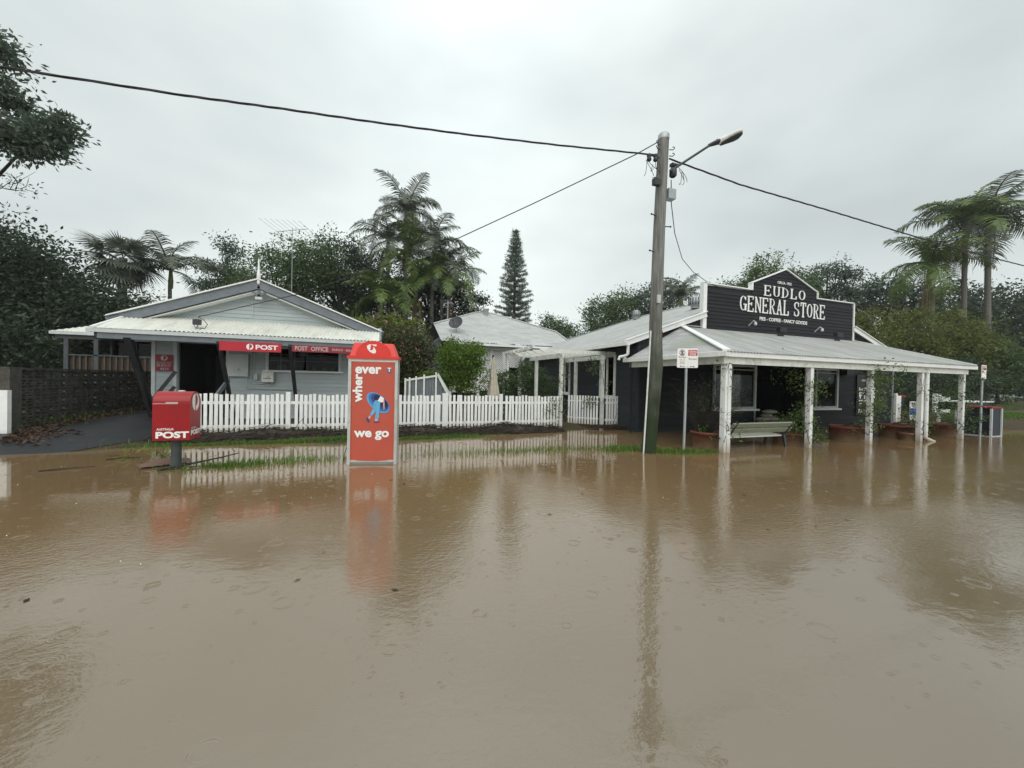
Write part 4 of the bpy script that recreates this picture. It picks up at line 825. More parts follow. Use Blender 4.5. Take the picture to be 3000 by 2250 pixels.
# ================================================================== STREET FURNITURE
def phone_booth():
    c = Vector((-.075,7.235,0)); a = math.radians(-12.2); u = Vector((math.cos(a),math.sin(a),0)); n = Vector((math.sin(a),-math.cos(a),0)); n = Vector((u.y,-u.x,0)); FR = frame(c,u,n)
    t = thing('phone_booth', c, 'bright red phone booth panel reading wherever we go standing in the flood', 'phone booth')
    def bx(a0,a1,d0,d1,z0,z1): 
        mb = MB(); P = [fp(FR,x,y,z) for z in (z0,z1) for y in (d0,d1) for x in (a0,a1)]; return mb.add(P,[(0,2,3,1),(4,5,7,6),(0,1,5,4),(2,6,7,3),(0,4,6,2),(1,3,7,5)])
    bx(-.39,.39,-.16,-.01,-.3,1.86).build('shell','silver',t)
    bx(-.425,-.375,-.17,.025,-.3,1.88).build('frame_post','silver',t); bx(.375,.425,-.17,.025,-.3,1.88).build('frame_post','silver',t)
    bx(-.375,.375,-.01,.015,1.825,1.875).build('header_strip','old_white',t); bx(-.375,.375,-.01,.012,.035,.075).build('base_strip','silver',t); bx(-.40,.40,-.16,.0,-.3,.02).build('plinth','concrete',t)
    # slightly bowed poster panel
    mb = MB(); k = 10; vs = []
    for i in range(k+1):
        x = -.375+.75*i/k; d_ = .004+.018*(1-(x/.375)**2); zb = .075-.015*(1-(x/.375)**2)
        vs += [fp(FR,x,d_,zb),fp(FR,x,d_,1.825)]
    mb.add(vs,[(2*i,2*i+2,2*i+3,2*i+1) for i in range(k)],True); pn = mb.build('poster','poster_red',t)
    # moulded lid
    z0 = 1.875; mb = MB(); out = [(-.445,z0),(.445,z0),(.445,z0+.05),(-.445,z0+.05)]; mb.poly([fp(FR,x,.05,z) for x,z in out], -n*.26)
    lid = mb.build('lid','red_cover',t)
    mb = MB(); lo = [(-.41,.03,z0+.05),(.41,.03,z0+.05),(.41,-.20,z0+.05),(-.41,-.20,z0+.05)]; hi = [(-.35,-.03,2.165),(.33,-.03,2.155),(.33,-.15,2.155),(-.35,-.15,2.165)]
    vs = [fp(FR,*p) for p in lo+hi]; mb.add(vs,[(4,5,6,7)]+[(i,(i+1)%4,(i+1)%4+4,i+4) for i in range(4)]); o = mb.build('lid_crown','red_cover',t)
    bv = o.modifiers.new('round','BEVEL'); bv.width = .02; bv.segments = 3
    arch = ell(0,z0+.05,.30,.27,20,0,math.pi); mb = MB(); mb.poly([fp(FR,x,.045,z) for x,z in arch], -n*.22); mb.build('lid_arch','red_cover',t)
    bx(-.075,.055,.0445,.050,2.10,2.128).build('emblem','print_white',t); flat(ell(-.03,2.045,.095,.052,24,rot=-.75),.0445,'print_white',t,'emblem',.005,FR); flat([(-.045,2.12),(.0,2.12),(.0,2.05),(-.02,2.03),(-.06,2.03),(-.045,2.055)],.0498,'red_cover',t,'emblem',.003,FR)
    B_ = lambda x,y: ((x-487)*.001535, .07+(1478-y)*.001622); d0 = .0215
    def art(pts, m, lay, name='artwork'): flat([B_(*p) for p in pts], d0+lay*.0014, m, t, name, .0012, FR)
    def el(cx,cy,rx,ry,rot,m,lay): 
        P = [(cx+x, cy-z) for x,z in ell(0,0,rx,ry,30,rot=rot)]; art(P,m,lay)
    el(548,845,152,84,-.66,'art_sky',0); el(556,838,136,72,-.66,'art_blue',1); el(566,832,116,58,-.66,'art_navy',2); el(578,826,92,42,-.66,'art_deep',3)
    art([(575,768),(612,795),(612,832),(585,842),(545,822)],'print_white',5); art([(605,805),(618,812),(622,905),(612,925),(606,870)],'art_skin',6)
    art([(512,822),(545,812),(572,838),(568,900),(530,930),(480,990),(458,978),(492,905),(495,850)],'art_leg',4); art([(530,850),(572,838),(566,900),(558,1020),(516,1022),(528,930)],'art_leg',5)
    art([(452,984),(470,994),(458,1030),(440,1012)],'art_skin',6); art([(518,1024),(545,1024),(556,1046),(512,1046)],'art_skin',6)
    art([(424,1004),(440,1012),(458,1052),(440,1062),(420,1030)],'art_navy',7); art([(506,1046),(560,1044),(566,1058),(502,1062)],'art_navy',7)
    el(662,492,26,17,-.6,'art_blue',1)
    def tx(s, x0, y1, x1, y0, rot=0., b=.012): p, q = B_(x0,y1), B_(x1,y0); text(s,p[0],p[1],q[0]-p[0],q[1]-p[1],d0+.003,'print_white',t,bold=b,depth=.0015,fr=FR,rot=rot)
    tx('ever',288,530,580,452,b=.035); tx('wher',262,842,370,530,rot=math.pi/2,b=.035); tx('we go',284,1255,676,1152,b=.035); tx('T',646,502,688,458,b=.03)
    MB().tube([(-.56,7.35,-.02),(-.55,7.3,.12),(-.50,7.28,.30)],.006,5).build('loose_wire','dark_metal',t)
phone_booth()
def post_box():
    x0, x1, y0, y1, zb, zs = -3.37, -2.88, 7.60, 8.00, .465, 1.06
    t = thing('post_box', (-3.13,7.80,0), 'red street posting box with rounded top on a single post in the flood', 'post box')
    prof = [(y0,zb),(y0,zs)]+[(7.80-.20*math.cos(math.pi*k/14), zs+.19*math.sin(math.pi*k/14)) for k in range(1,14)]+[(y1,zs),(y1,zb)]; k = len(prof)
    vs = [(x,y,z) for x in (x0,x1) for y,z in prof]; b = MB().add(vs,[(i,(i+1)%k,(i+1)%k+k,i+k) for i in range(k)],False).add(vs,[tuple(reversed(range(k))),tuple(range(k,2*k))]).build('body','red_enamel',t)
    MB().tube([(-3.135,7.80,-.4),(-3.135,7.80,.47)],.070,14).build('post','post_grey',t)
    text('AUSTRALIA',-3.315,.628,.225,.036,y0-.0005,'print_white',t,bold=.02,depth=.003); text('POST',-3.325,.500,.435,.108,y0-.0005,'print_white',t,bold=.045,depth=.003)
    MB().box(x0+.005,-3.04,y0-.003,y0-.0005,1.052,1.060).build('slot_line','faded_white',t); MB().box(-3.20,-3.04,y0-.003,y0-.0005,1.062,1.082).build('notice_strip','faded_white',t)
    FS = frame((x1,y0,0),(0,1,0),(1,0,0)); post_emblem(.20,1.075,.125,.145,.0005,'print_white',t,FS,.003)
    text('POST',.04,.535,.34,.085,.0005,'print_white',t,bold=.045,depth=.003,fr=FS); text('AUSTRALIA',.05,.635,.17,.028,.0005,'faded_white',t,depth=.003,fr=FS)
post_box()
POLE = Vector((5.71,6.99,0)); PT = Vector((5.93,7.0,7.08))
def power_pole():
    t = thing('power_pole', POLE, 'tall weathered timber power pole with green mossy base', 'power pole')
    pts = [POLE+Vector((0,0,-.5)),POLE,POLE.lerp(PT,.15)+Vector((.06,0,0)),POLE.lerp(PT,.27)+Vector((.10,0,0)),POLE.lerp(PT,.40)+Vector((.03,0,0)),POLE.lerp(PT,.7),PT]
    MB().tube(pts,[.16,.155,.148,.145,.136,.126,.116],18).build('shaft','pole_wood_moss',t)
    MB().lathe(PT+Vector((0,0,-.10)),[(.120,0),(.122,.10),(.095,.135),(0,.15)],18).build('pole_cap','galvanised',t)
    for z,s in ((5.25,-1),(5.05,1),(4.45,-1),(3.9,1)):
        c = POLE.lerp(PT,z/7.08); MB().tube([c+Vector((s*.13,-.03,0)),c+Vector((s*.26,-.05,.01))],.012,6).sphere(c+Vector((s*.265,-.05,.01)),(.022,.022,.022),8,5).build('climbing_peg','dark_metal',t)
    c = POLE.lerp(PT,.955)
    for q in ((-1,.05),(-1,-.06),(1,.0),(1,-.14)):
        p = c+Vector((q[0]*.13,-.05,q[1])); MB().tube([p,p+Vector((q[0]*.08,-.02,.0)),p+Vector((q[0]*.12,-.03,.04)),p+Vector((q[0]*.09,-.03,.07)),p+Vector((q[0]*.065,-.03,.045))],.010,6).build('hook','dark_metal',t)
    c = POLE.lerp(PT,.89)
    for dx,dz in ((-.25,.18),(-.42,.15)): MB().lathe((c.x+dx,c.y-.08,c.z+dz),[(.03,-.08),(.05,-.06),(.05,-.02),(.035,0),(.05,.02),(.05,.06),(.03,.08)],10).build('insulator','dark_metal',t)
    MB().tube([(c.x-.14,c.y-.08,c.z+.2),(c.x-.46,c.y-.08,c.z+.2)],.012,6).build('bracket','dark_metal',t)
    f = MB().lathe((c.x+.26,c.y-.05,c.z-.02),[(.05,-.11),(.08,-.08),(.08,.06),(.05,.09)],10)
    for k in range(5): f.box(c.x+.2+k*.04,c.x+.215+k*.04,c.y-.10,c.y,c.z+.1,c.z+.17)
    f.build('cable_clamp','dark_metal',t); MB().box(c.x-.30,c.x-.14,c.y-.14,c.y-.04,c.z-.42,c.z-.28).build('fuse_box','dark_metal',t)
    MB().box(c.x+.10,c.x+.30,c.y-.12,c.y+.04,c.z-.64,c.z-.42).build('junction_box','galvanised',t)
    for i in range(11):
        q = -1 if i < 7 else 1; a = Vector((c.x+q*random.uniform(.12,.50),c.y-.08,c.z+random.uniform(.0,.12))); b = Vector((c.x+q*random.uniform(.14,.62),c.y-.12,c.z+random.uniform(-.40,-.05))); m1 = (a+b)/2+Vector((q*random.uniform(-.1,.2),-.05,-random.uniform(.05,.35)))
        MB().tube([a*(1-k)**2+m1*2*k*(1-k)+b*k*k for k in [j/9 for j in range(10)]],.006,5).build('jumper_wire','cable_black',t)
    MB().tube([POLE+Vector((-.155,-.03,-.1)),POLE+Vector((-.12,-.06,1.2)),POLE+Vector((-.06,-.06,2.7))],.018,8).build('conduit','old_white',t)
    p = POLE.lerp(PT,.48)+Vector((-.02,-.145,0)); MB().box(p.x-.05,p.x+.04,p.y,p.y+.03,p.z-.09,p.z+.09).build('number_tag','silver',t)
    p = POLE.lerp(PT,.38)+Vector((.14,-.08,0)); MB().sphere(p,(.03,.03,.03),8,5).build('reflector','red_cover',t)
power_pole()
def street_lamp():
    t = thing('street_lamp', (6.07,6.9,6.28), 'street lamp on a slanted outreach arm near the top of the power pole', 'street lamp')
    a, b = Vector((6.06,6.92,6.27)), Vector((7.06,6.78,7.00)); MB().tube([a,b],.026,8).build('arm','dark_metal',t)
    ax = (Vector((7.62,6.55,7.24))-b).normalized(); sd = ax.cross(Vector((0,0,1))).normalized(); up = sd.cross(ax)
    def body(k0, k1, w0, w1, h0, h1, m, nm, n=12, drop=0.):
        vs = []; steps = 9
        for i in range(steps):
            q = i/(steps-1); c = b+ax*(k0+(k1-k0)*q)-up*drop; r = math.sin(min(1,.18+q*1.05)*math.pi*.52) if nm != 'neck' else 1; e = 1 if q < .75 else math.sqrt(max(.02,1-((q-.75)/.25)**2)); w = (w0+(w1-w0)*q)*e*(r if nm != 'neck' else 1); h = (h0+(h1-h0)*q)*e
            vs += [c+sd*w*math.cos(j*2*math.pi/n)+up*h*math.sin(j*2*math.pi/n) for j in range(n)]
        mb = MB().add(vs,[(i*n+j,i*n+(j+1)%n,(i+1)*n+(j+1)%n,(i+1)*n+j) for i in range(steps-1) for j in range(n)],True); mb.add(vs[:n],[tuple(range(n))]).add(vs[-n:],[tuple(range(n))]); mb.build(nm,m,t)
    body(-.05,.22,.035,.10,.035,.06,'dark_metal','neck'); body(.17,.74,.13,.18,.08,.055,'old_white','housing'); body(.20,.72,.12,.165,.06,.045,'dark_metal','lens',drop=.05)
street_lamp()
def wire(pts, r, label, sub=6, m='cable_black', twist=False):
    out = []
    for i in range(len(pts)-1):
        for k in range(sub): out.append(Vector(pts[i]).lerp(Vector(pts[i+1]),k/sub))
    out.append(Vector(pts[-1])); mb = MB()
    if twist:
        # bundled conductors wound round each other
        full = []; L_ = 0
        for i in range(len(out)-1):
            n = max(2,int((out[i+1]-out[i]).length/.12))
            full += [out[i].lerp(out[i+1],k/n) for k in range(n)]
        full.append(out[-1])
        for s in range(3): mb.tube([p+Vector((0,math.cos(i*.55+s*2.09),math.sin(i*.55+s*2.09)))*r*.55 for i,p in enumerate(full)],r*.55,5)
    else: mb.tube(out,r,6)
    o = mb.build('overhead_cable',m); tag(o,label,'cable'); return o
wire([(5.72,6.95,6.57),(3.28,7,6.28),(1.4,7,6.06),(-.19,7,5.9),(-1.56,7,5.78),(-2.76,7,5.66),(-4.73,7,5.51),(-9,7,5.35)],.018,'thick twisted overhead cable running left from the pole across the sky',twist=True)
wire([(6.05,6.95,6.56),(8.26,7,6.42),(11.28,7,6.34),(15.04,7,6.21),(18.1,7,6.13),(22.14,7,6.10),(30,7,6.2)],.019,'thick twisted overhead cable running right from the pole past the palms',twist=True)
wire([(5.74,6.93,6.86),(5.2,7.0,6.50),(3.3,8.2,5.62),(1.82,9.2,4.98),(-.2,10.5,4.30),(-2.1,11.6,3.72),(-4.74,12.9,3.12)],.011,'thin service wire sloping down to the post office roof')
wire([(6.12,6.95,6.1),(6.5,7.35,5.78),(7.2,8.0,5.45),(8.4,9.0,5.22),(9.5,9.7,5.15),(10.4,9.92,4.93),(10.9,9.86,4.80)],.010,'thin slack wire dropping from the pole to the store parapet')
wire([(82,35,13.1),(95.4,30,15.22),(120,21,16)],.035,'upper distant power line at the right edge carrying perched birds',m='faded_white'); wire([(82,35,12.7),(95.4,30,14.55),(120,21,15)],.035,'lower distant power line at the right edge below the palms',m='faded_white')
def birds():
    for i,(x,y,z) in enumerate(((90.5,31.8,14.15),(91.2,31.5,14.33),(92.8,31.0,14.5),(94.5,30.4,15.15),(95.2,30.1,15.3))):
        mb = MB().sphere((x,y,z+.25),(.2,.15,.28),8,6).sphere((x-.12,y,z+.55),(.13,.12,.13),8,5); mb.bar((x+.1,y,z+.1),(x+.25,y,z-.3),.1,.05)
        tag(mb.build('bird','paper'),('leftmost','second from left','middle','second from right','rightmost')[i]+' of the five pale birds perched on the distant power lines','bird','birds on the far wires')
birds()
def service_bracket():
    t = thing('service_bracket', (-4.74,12.9,2.6), 'grey service connection box on a short mast through the post office roof', 'connection box')
    MB().tube([(-4.74,12.9,2.5),(-4.74,12.9,3.16)],.022,8).build('mast','galvanised',t); MB().box(-4.83,-4.66,12.82,12.94,2.90,3.05).build('box','dark_metal',t)
    MB().tube([(-4.72,12.88,3.12),(-4.6,12.86,3.05),(-4.50,12.86,2.93),(-4.55,12.86,2.82),(-4.70,12.86,2.78),(-4.80,12.86,2.86),(-4.82,12.86,2.95)],.010,6).build('loop_wire','cable_black',t)
service_bracket()
def parking_sign():
    x, y = 6.67, 6.94; t = thing('parking_sign', (x,y,0), 'white loading zone and no standing sign on a thin steel post', 'road sign')
    MB().tube([(x-.02,y,-.5),(x,y,1.0),(x+.01,y+.01,2.3)],.030,10).build('post','galvanised',t)
    P = [(6.39,1.91),(6.96,1.92),(6.98,1.94),(6.97,2.35),(6.95,2.37),(6.40,2.345),(6.38,2.325),(6.37,1.93)]; flat(P,y-.03,'print_white',t,'plate',.004); y0 = y-.0345
    ring = ell(6.515,2.25,.078,.075,28); inn = ell(6.515,2.25,.064,.061,28); flat(ring,y0,'print_maroon',t,'ring',.001); flat(inn,y0-.0011,'print_white',t,'ring_face',.001)
    text('S',6.475,2.20,.08,.10,y0-.0022,'print_black',t,bold=.05,depth=.001); MB().bar((6.47,y0-.0038,2.295),(6.56,y0-.0038,2.205),.001,.014,(0,1,0)).build('slash','print_maroon',t)
    flat([(6.685,2.19),(6.955,2.20),(6.955,2.335),(6.685,2.325)],y0,'sign_red',t,'zone_panel',.001); text('LOADING',6.70,2.265,.24,.05,y0-.0011,'print_white',t,bold=.02,depth=.001); text('ZONE',6.72,2.205,.19,.05,y0-.0011,'print_white',t,bold=.02,depth=.001)
    text('8am-5pm',6.42,2.125,.20,.045,y0,'print_maroon',t,bold=.01,depth=.001); text('8am-5pm',6.70,2.095,.24,.045,y0,'print_maroon',t,bold=.01,depth=.001)
    text('MON - FRI',6.44,2.09,.15,.018,y0,'print_maroon',t,depth=.001); text('AUST POST',6.45,2.055,.14,.018,y0,'print_maroon',t,depth=.001); text('VEHICLES',6.45,2.025,.14,.018,y0,'print_maroon',t,depth=.001); text('EXCEPTED',6.45,1.995,.14,.018,y0,'print_maroon',t,depth=.001)
    for s,xa in ((-1,6.52),(1,6.81)): flat([(xa+s*.075,1.945),(xa+s*.035,1.962),(xa+s*.035,1.951),(xa-s*.07,1.951),(xa-s*.07,1.939),(xa+s*.035,1.939),(xa+s*.035,1.928)],y0,'print_black',t,'arrow',.001)
    MB().sphere((6.67,y0,1.945),(.008,.004,.008),8,5).build('bolt','dark_metal',t)
parking_sign()
def zone_sign():
    x, y = 18.04, 6.47; t = thing('zone_sign', (x,y,0), 'narrow white and red loading zone sign on a post right of the store verandah', 'road sign')
    MB().tube([(x,y,-.5),(x+.03,y,2.3)],.030,10).build('post','galvanised',t); flat([(17.93,1.90),(18.21,1.90),(18.21,2.33),(17.93,2.33)],y-.03,'print_white',t,'plate',.004); y0 = y-.0345
    flat([(17.96,2.17),(18.18,2.17),(18.18,2.30),(17.96,2.30)],y0,'sign_red',t,'zone_panel',.001); text('LOADING',17.975,2.24,.19,.045,y0-.0011,'print_white',t,depth=.001,bold=.02); text('ZONE',17.99,2.18,.16,.045,y0-.0011,'print_white',t,depth=.001,bold=.02); text('8am-5pm',17.96,2.06,.21,.05,y0,'print_maroon',t,depth=.001)
    flat([(18.13,1.945),(18.10,1.96),(18.10,1.95),(18.0,1.95),(18.0,1.94),(18.10,1.94),(18.10,1.93)],y0,'print_black',t,'arrow',.001)
zone_sign()
def bench():
    t = thing('park_bench', (8.9,7.0,0), 'slatted bench with black metal ends standing in the flood under the verandah', 'bench')
    for i,(yy,zz) in enumerate(((6.74,.585),(6.84,.44))): MB().bar((7.88+i*.05,yy,zz),(9.94+i*.04,yy,zz),.035,.13,(0,-.62,.78)).build('back_slat','bench_slat_shade',t)
    for i,yy in enumerate((7.00,7.13,7.26,7.39)): MB().box(7.93+i*.05,9.90+i*.05,yy-.055,yy+.055,.255,.285).build('seat_slat','bench_slat',t)
    for x in (7.98,9.86):
        MB().bar((x+.02,6.70,.67),(x,6.98,.22),.045,.07).build('arm_bracket','dark_metal',t); MB().bar((x,6.92,.33),(x-.06,6.76,-.3),.045,.06).build('leg','dark_metal',t); MB().bar((x,7.38,.25),(x-.02,7.46,-.3),.045,.06).build('leg','dark_metal',t); MB().bar((x,6.94,.24),(x,7.44,.24),.04,.04).build('seat_frame','dark_metal',t)
bench()
def pot(name, x, y, r, zt, label, depth=.6):
    t = thing(name, (x,y,0), label, 'plant pot', 'terracotta pots along the verandah'); y -= .10; rb = r*.86
    MB().lathe((x,y,zt),[(rb*.96,-depth),(rb,-depth+.02),(r*.93,-.07),(r,-.065),(r*1.03,-.03),(r,0),(r*.93,0),(r*.90,-.06)],28).build('bowl','terracotta',t)
    mb = MB(); n = 20; mb.add([(x+r*.9*math.cos(k*6.2832/n),y+r*.9*math.sin(k*6.2832/n),zt-.05+.012*math.sin(k*3)) for k in range(n)]+[(x,y,zt-.02)],[(k,(k+1)%n,n) for k in range(n)],True); mb.build('soil','soil',t); return t
pot('plant_pot',7.66,7.30,.40,.40,'large terracotta pot holding the bare twiggy bush beside the first verandah post')
pot('plant_pot',10.52,7.32,.44,.31,'terracotta pot of leafy rose behind the right end of the bench')
pot('plant_pot',12.98,7.36,.45,.42,'terracotta pot in front of the black menu board')
pot('plant_pot',15.50,7.42,.46,.40,'wide terracotta pot behind the post with the downpipe')
pot('plant_pot',15.22,6.98,.27,.22,'small terracotta pot in front of a wider one at the downpipe')
pot('plant_pot',18.00,7.42,.48,.39,'terracotta pot at the last verandah post on the right')
def twigs(mb, c, n, h, sp, r=.008, curl=.25):
    for i in range(n):
        a = random.random()*6.283; q = Vector(c)+Vector((math.cos(a),math.sin(a),0))*random.random()*.15; d_ = Vector((math.cos(a)*sp,math.sin(a)*sp,1)).normalized(); H = h*random.uniform(.45,1.05); pts = [q]; m = 7
        for k in range(m):
            d_ = (d_+Vector((random.uniform(-curl,curl),random.uniform(-curl,curl),random.uniform(-.12,.08)))).normalized(); q = q+d_*H/m; pts.append(q.copy())
            if random.random() < .5 and k > 1:
                e = (d_+Vector((random.uniform(-1,1),random.uniform(-1,1),random.uniform(-.4,.6)))).normalized(); mb.tube([q,q+e*.1,q+e*.2+Vector((0,0,-.02))],r*.45,3,False)
        mb.tube(pts,[r*(1-.75*k/m) for k in range(m+1)],4,False)
def vine(x, y, z0, z1, label, leaves, spread, pot_c=None, m='leaf_vine', leaf=.055, loose=2, bulge=()):
    t = thing('climbing_vine', (x,y,0), label, 'climbing plant', 'vines on the verandah posts'); mb = MB()
    for s in range(2):
        ph = random.random()*6.28; pts = []
        if pot_c: pts = [Vector((pot_c[0]+random.uniform(-.1,.1),pot_c[1],pot_c[2])), Vector(((pot_c[0]+x)/2,(pot_c[1]+y)/2,pot_c[2]+.12))]
        for k in range(22): z = z0+(z1-z0)*k/21; rr = .085+.03*math.sin(k*1.7+s)+random.uniform(-.015,.02); ph += random.uniform(-.35,.35); pts.append(Vector((x+rr*math.cos(ph+z*4.2*(1 if s%2 else -1)),y+rr*math.sin(ph+z*4.2*(1 if s%2 else -1)),z)))
        mb.tube(pts,[.007-.0045*k/len(pts) for k in range(len(pts))],5,False)
    for i in range(loose): twigs(mb,(x+random.uniform(-.1,.1),y-.08,random.uniform(z0+.1,z1-.3)),2,.5,1.4,.005,.5)
    mb.build('stem','bark_dark',t)
    if leaves:
        n = max(6,leaves//26); zc = z0+(z1-z0)*RNG.random(n); C_ = np.stack([x+RNG.normal(0,spread,n),y-.02+RNG.normal(0,spread,n),zc],1)
        for bx_,by,bz,br,bn in bulge: C_ = np.concatenate([C_,np.array([bx_,by,bz])+RNG.normal(0,1,(bn,3))*br])
        V, F = leaf_cloud(C_,26,.085,leaf,.62,.1,.9); link('foliage', npmesh('foliage',V,F,m), t)
vine(7.50,6.59,.25,2.1,'bare vine winding up the corner verandah post with sparse leaves',40,.10,(7.62,7.25,.40),loose=5,m='leaf_vine')
vine(10.30,6.60,.1,2.1,'leafy rose climbing the second verandah post beside the bench',420,.07,(10.5,7.3,.32),bulge=((10.48,6.95,.55,.20,42),(10.62,6.75,.30,.14,12),(10.62,6.62,1.5,.16,8),(9.95,6.9,1.85,.2,10)))
vine(12.72,6.60,.25,2.15,'dense green vine covering the middle verandah post beside the menu board',900,.15,(12.95,7.3,.42),bulge=((12.95,6.62,1.85,.18,22),(13.35,6.7,1.65,.16,10),(12.95,6.65,1.0,.13,18)))
vine(15.06,6.60,.2,2.15,'wiry vine twisted round the post with the white downpipe',110,.14,(15.4,7.4,.40),loose=4,m='leaf_vine',bulge=((15.5,6.95,.55,.22,14),))
vine(17.26,6.60,.2,2.1,'bushy dark vine smothering the last verandah post',600,.24,(17.9,7.4,.40),m='leaf_mid',bulge=((17.05,7.0,1.2,.32,30),(17.8,6.8,.9,.28,24),(16.7,7.2,.6,.25,14)))
def twiggy_bush():
    t = thing('twiggy_bush', (7.66,7.3,.4), 'tall bare dark twiggy bush growing from the pot behind the corner post', 'bush'); mb = MB(); twigs(mb,(7.66,7.3,.34),70,1.62,.22,.010,.42); twigs(mb,(7.55,7.25,.34),40,1.0,.5,.007,.45); mb.build('twigs','bark_dark',t)
    C_ = lobe_clumps((7.62,7.28,1.15),(.42,.35,.75),46,.2); V, F = leaf_cloud(C_,9,.09,.05,.6,.1,.9); link('foliage', npmesh('foliage',V,F,'leaf_deep'), t)
    V, F = leaf_cloud(np.array([(7.35,7.15,1.1),(7.38,7.1,.95),(7.42,7.05,.52),(7.3,7.15,.48)]),16,.05,.05,.7,0,.9); link('green_shoots', npmesh('green_shoots',V,F,'leaf_bright'), t, kind='stuff')
twiggy_bush()
bag_me = MB().sphere((0,0,0),(.27,.17,.075),14,8).mesh('sandbag','sandbag')
for i,(x,y,z,a) in enumerate(((12.45,9.62,.10,.2),(12.95,9.6,.10,-.1),(13.45,9.62,.10,.1),(12.62,9.6,.235,.1),(13.12,9.62,.235,-.25),(13.45,9.58,.25,.2),(12.66,9.62,.37,-.2),(13.1,9.6,.385,.15),(12.85,9.62,.50,.3),(13.0,9.63,.63,-.2),(13.75,9.62,.12,.1),(13.8,9.62,.27,.25),(11.85,9.45,.10,.1),(11.95,9.45,.22,-.2))):
    o = link('sandbag', bag_me, None, T(x,y,z) @ Matrix.Rotation(a,4,'Z') @ Matrix.Rotation(random.uniform(-.12,.12),4,'X')); tag(o,('grey sandbag on top of the pile in the dark store doorway' if z > .6 else 'grey sandbag lying beside the pile left of the store doorway' if x < 12.2 else 'grey sandbag in the low right end of the doorway pile' if x > 13.6 else 'grey sandbag in the bottom row of the doorway pile' if z < .2 else 'grey sandbag in the middle rows of the doorway pile'),'sandbag','sandbags piled at the store doorway')
def wheelie_bin():
    x0, x1, y0, y1 = 21.25, 21.98, 10.15, 10.85; t = thing('wheelie_bin', (21.6,10.5,.05), 'dark green wheelie bin with a red lid right of the store corner', 'bin'); mb = MB()
    vs = [(x0+.07,y0+.07,.05),(x1-.07,y0+.07,.05),(x1-.07,y1-.1,.05),(x0+.07,y1-.1,.05),(x0,y0,1.16),(x1,y0,1.16),(x1,y1,1.16),(x0,y1,1.16)]; mb.add(vs,[(3,2,1,0)]+[(i,(i+1)%4,(i+1)%4+4,i+4) for i in range(4)]); mb.build('body','bin_green',t)
    MB().box(x0-.02,x1+.02,y0-.02,y1+.02,1.10,1.16).build('rim','bin_green',t); MB().poly([(x0-.03,y0-.05,1.165),(x0-.03,y1+.03,1.165),(x0-.03,y1+.03,1.25),(x0-.03,y0+.2,1.255),(x0-.03,y0-.05,1.21)],(x1-x0+.06,0,0)).build('lid','red_enamel',t)
    for x in (x0+.02,x1-.02): MB().tube([(x-.03,y1,.14),(x+.03,y1,.14)],.11,12).build('wheel','print_black',t)
    MB().tube([(x0+.05,y1+.06,1.1),(x1-.05,y1+.06,1.1)],.015,6).build('handle','bin_green',t)
wheelie_bin()
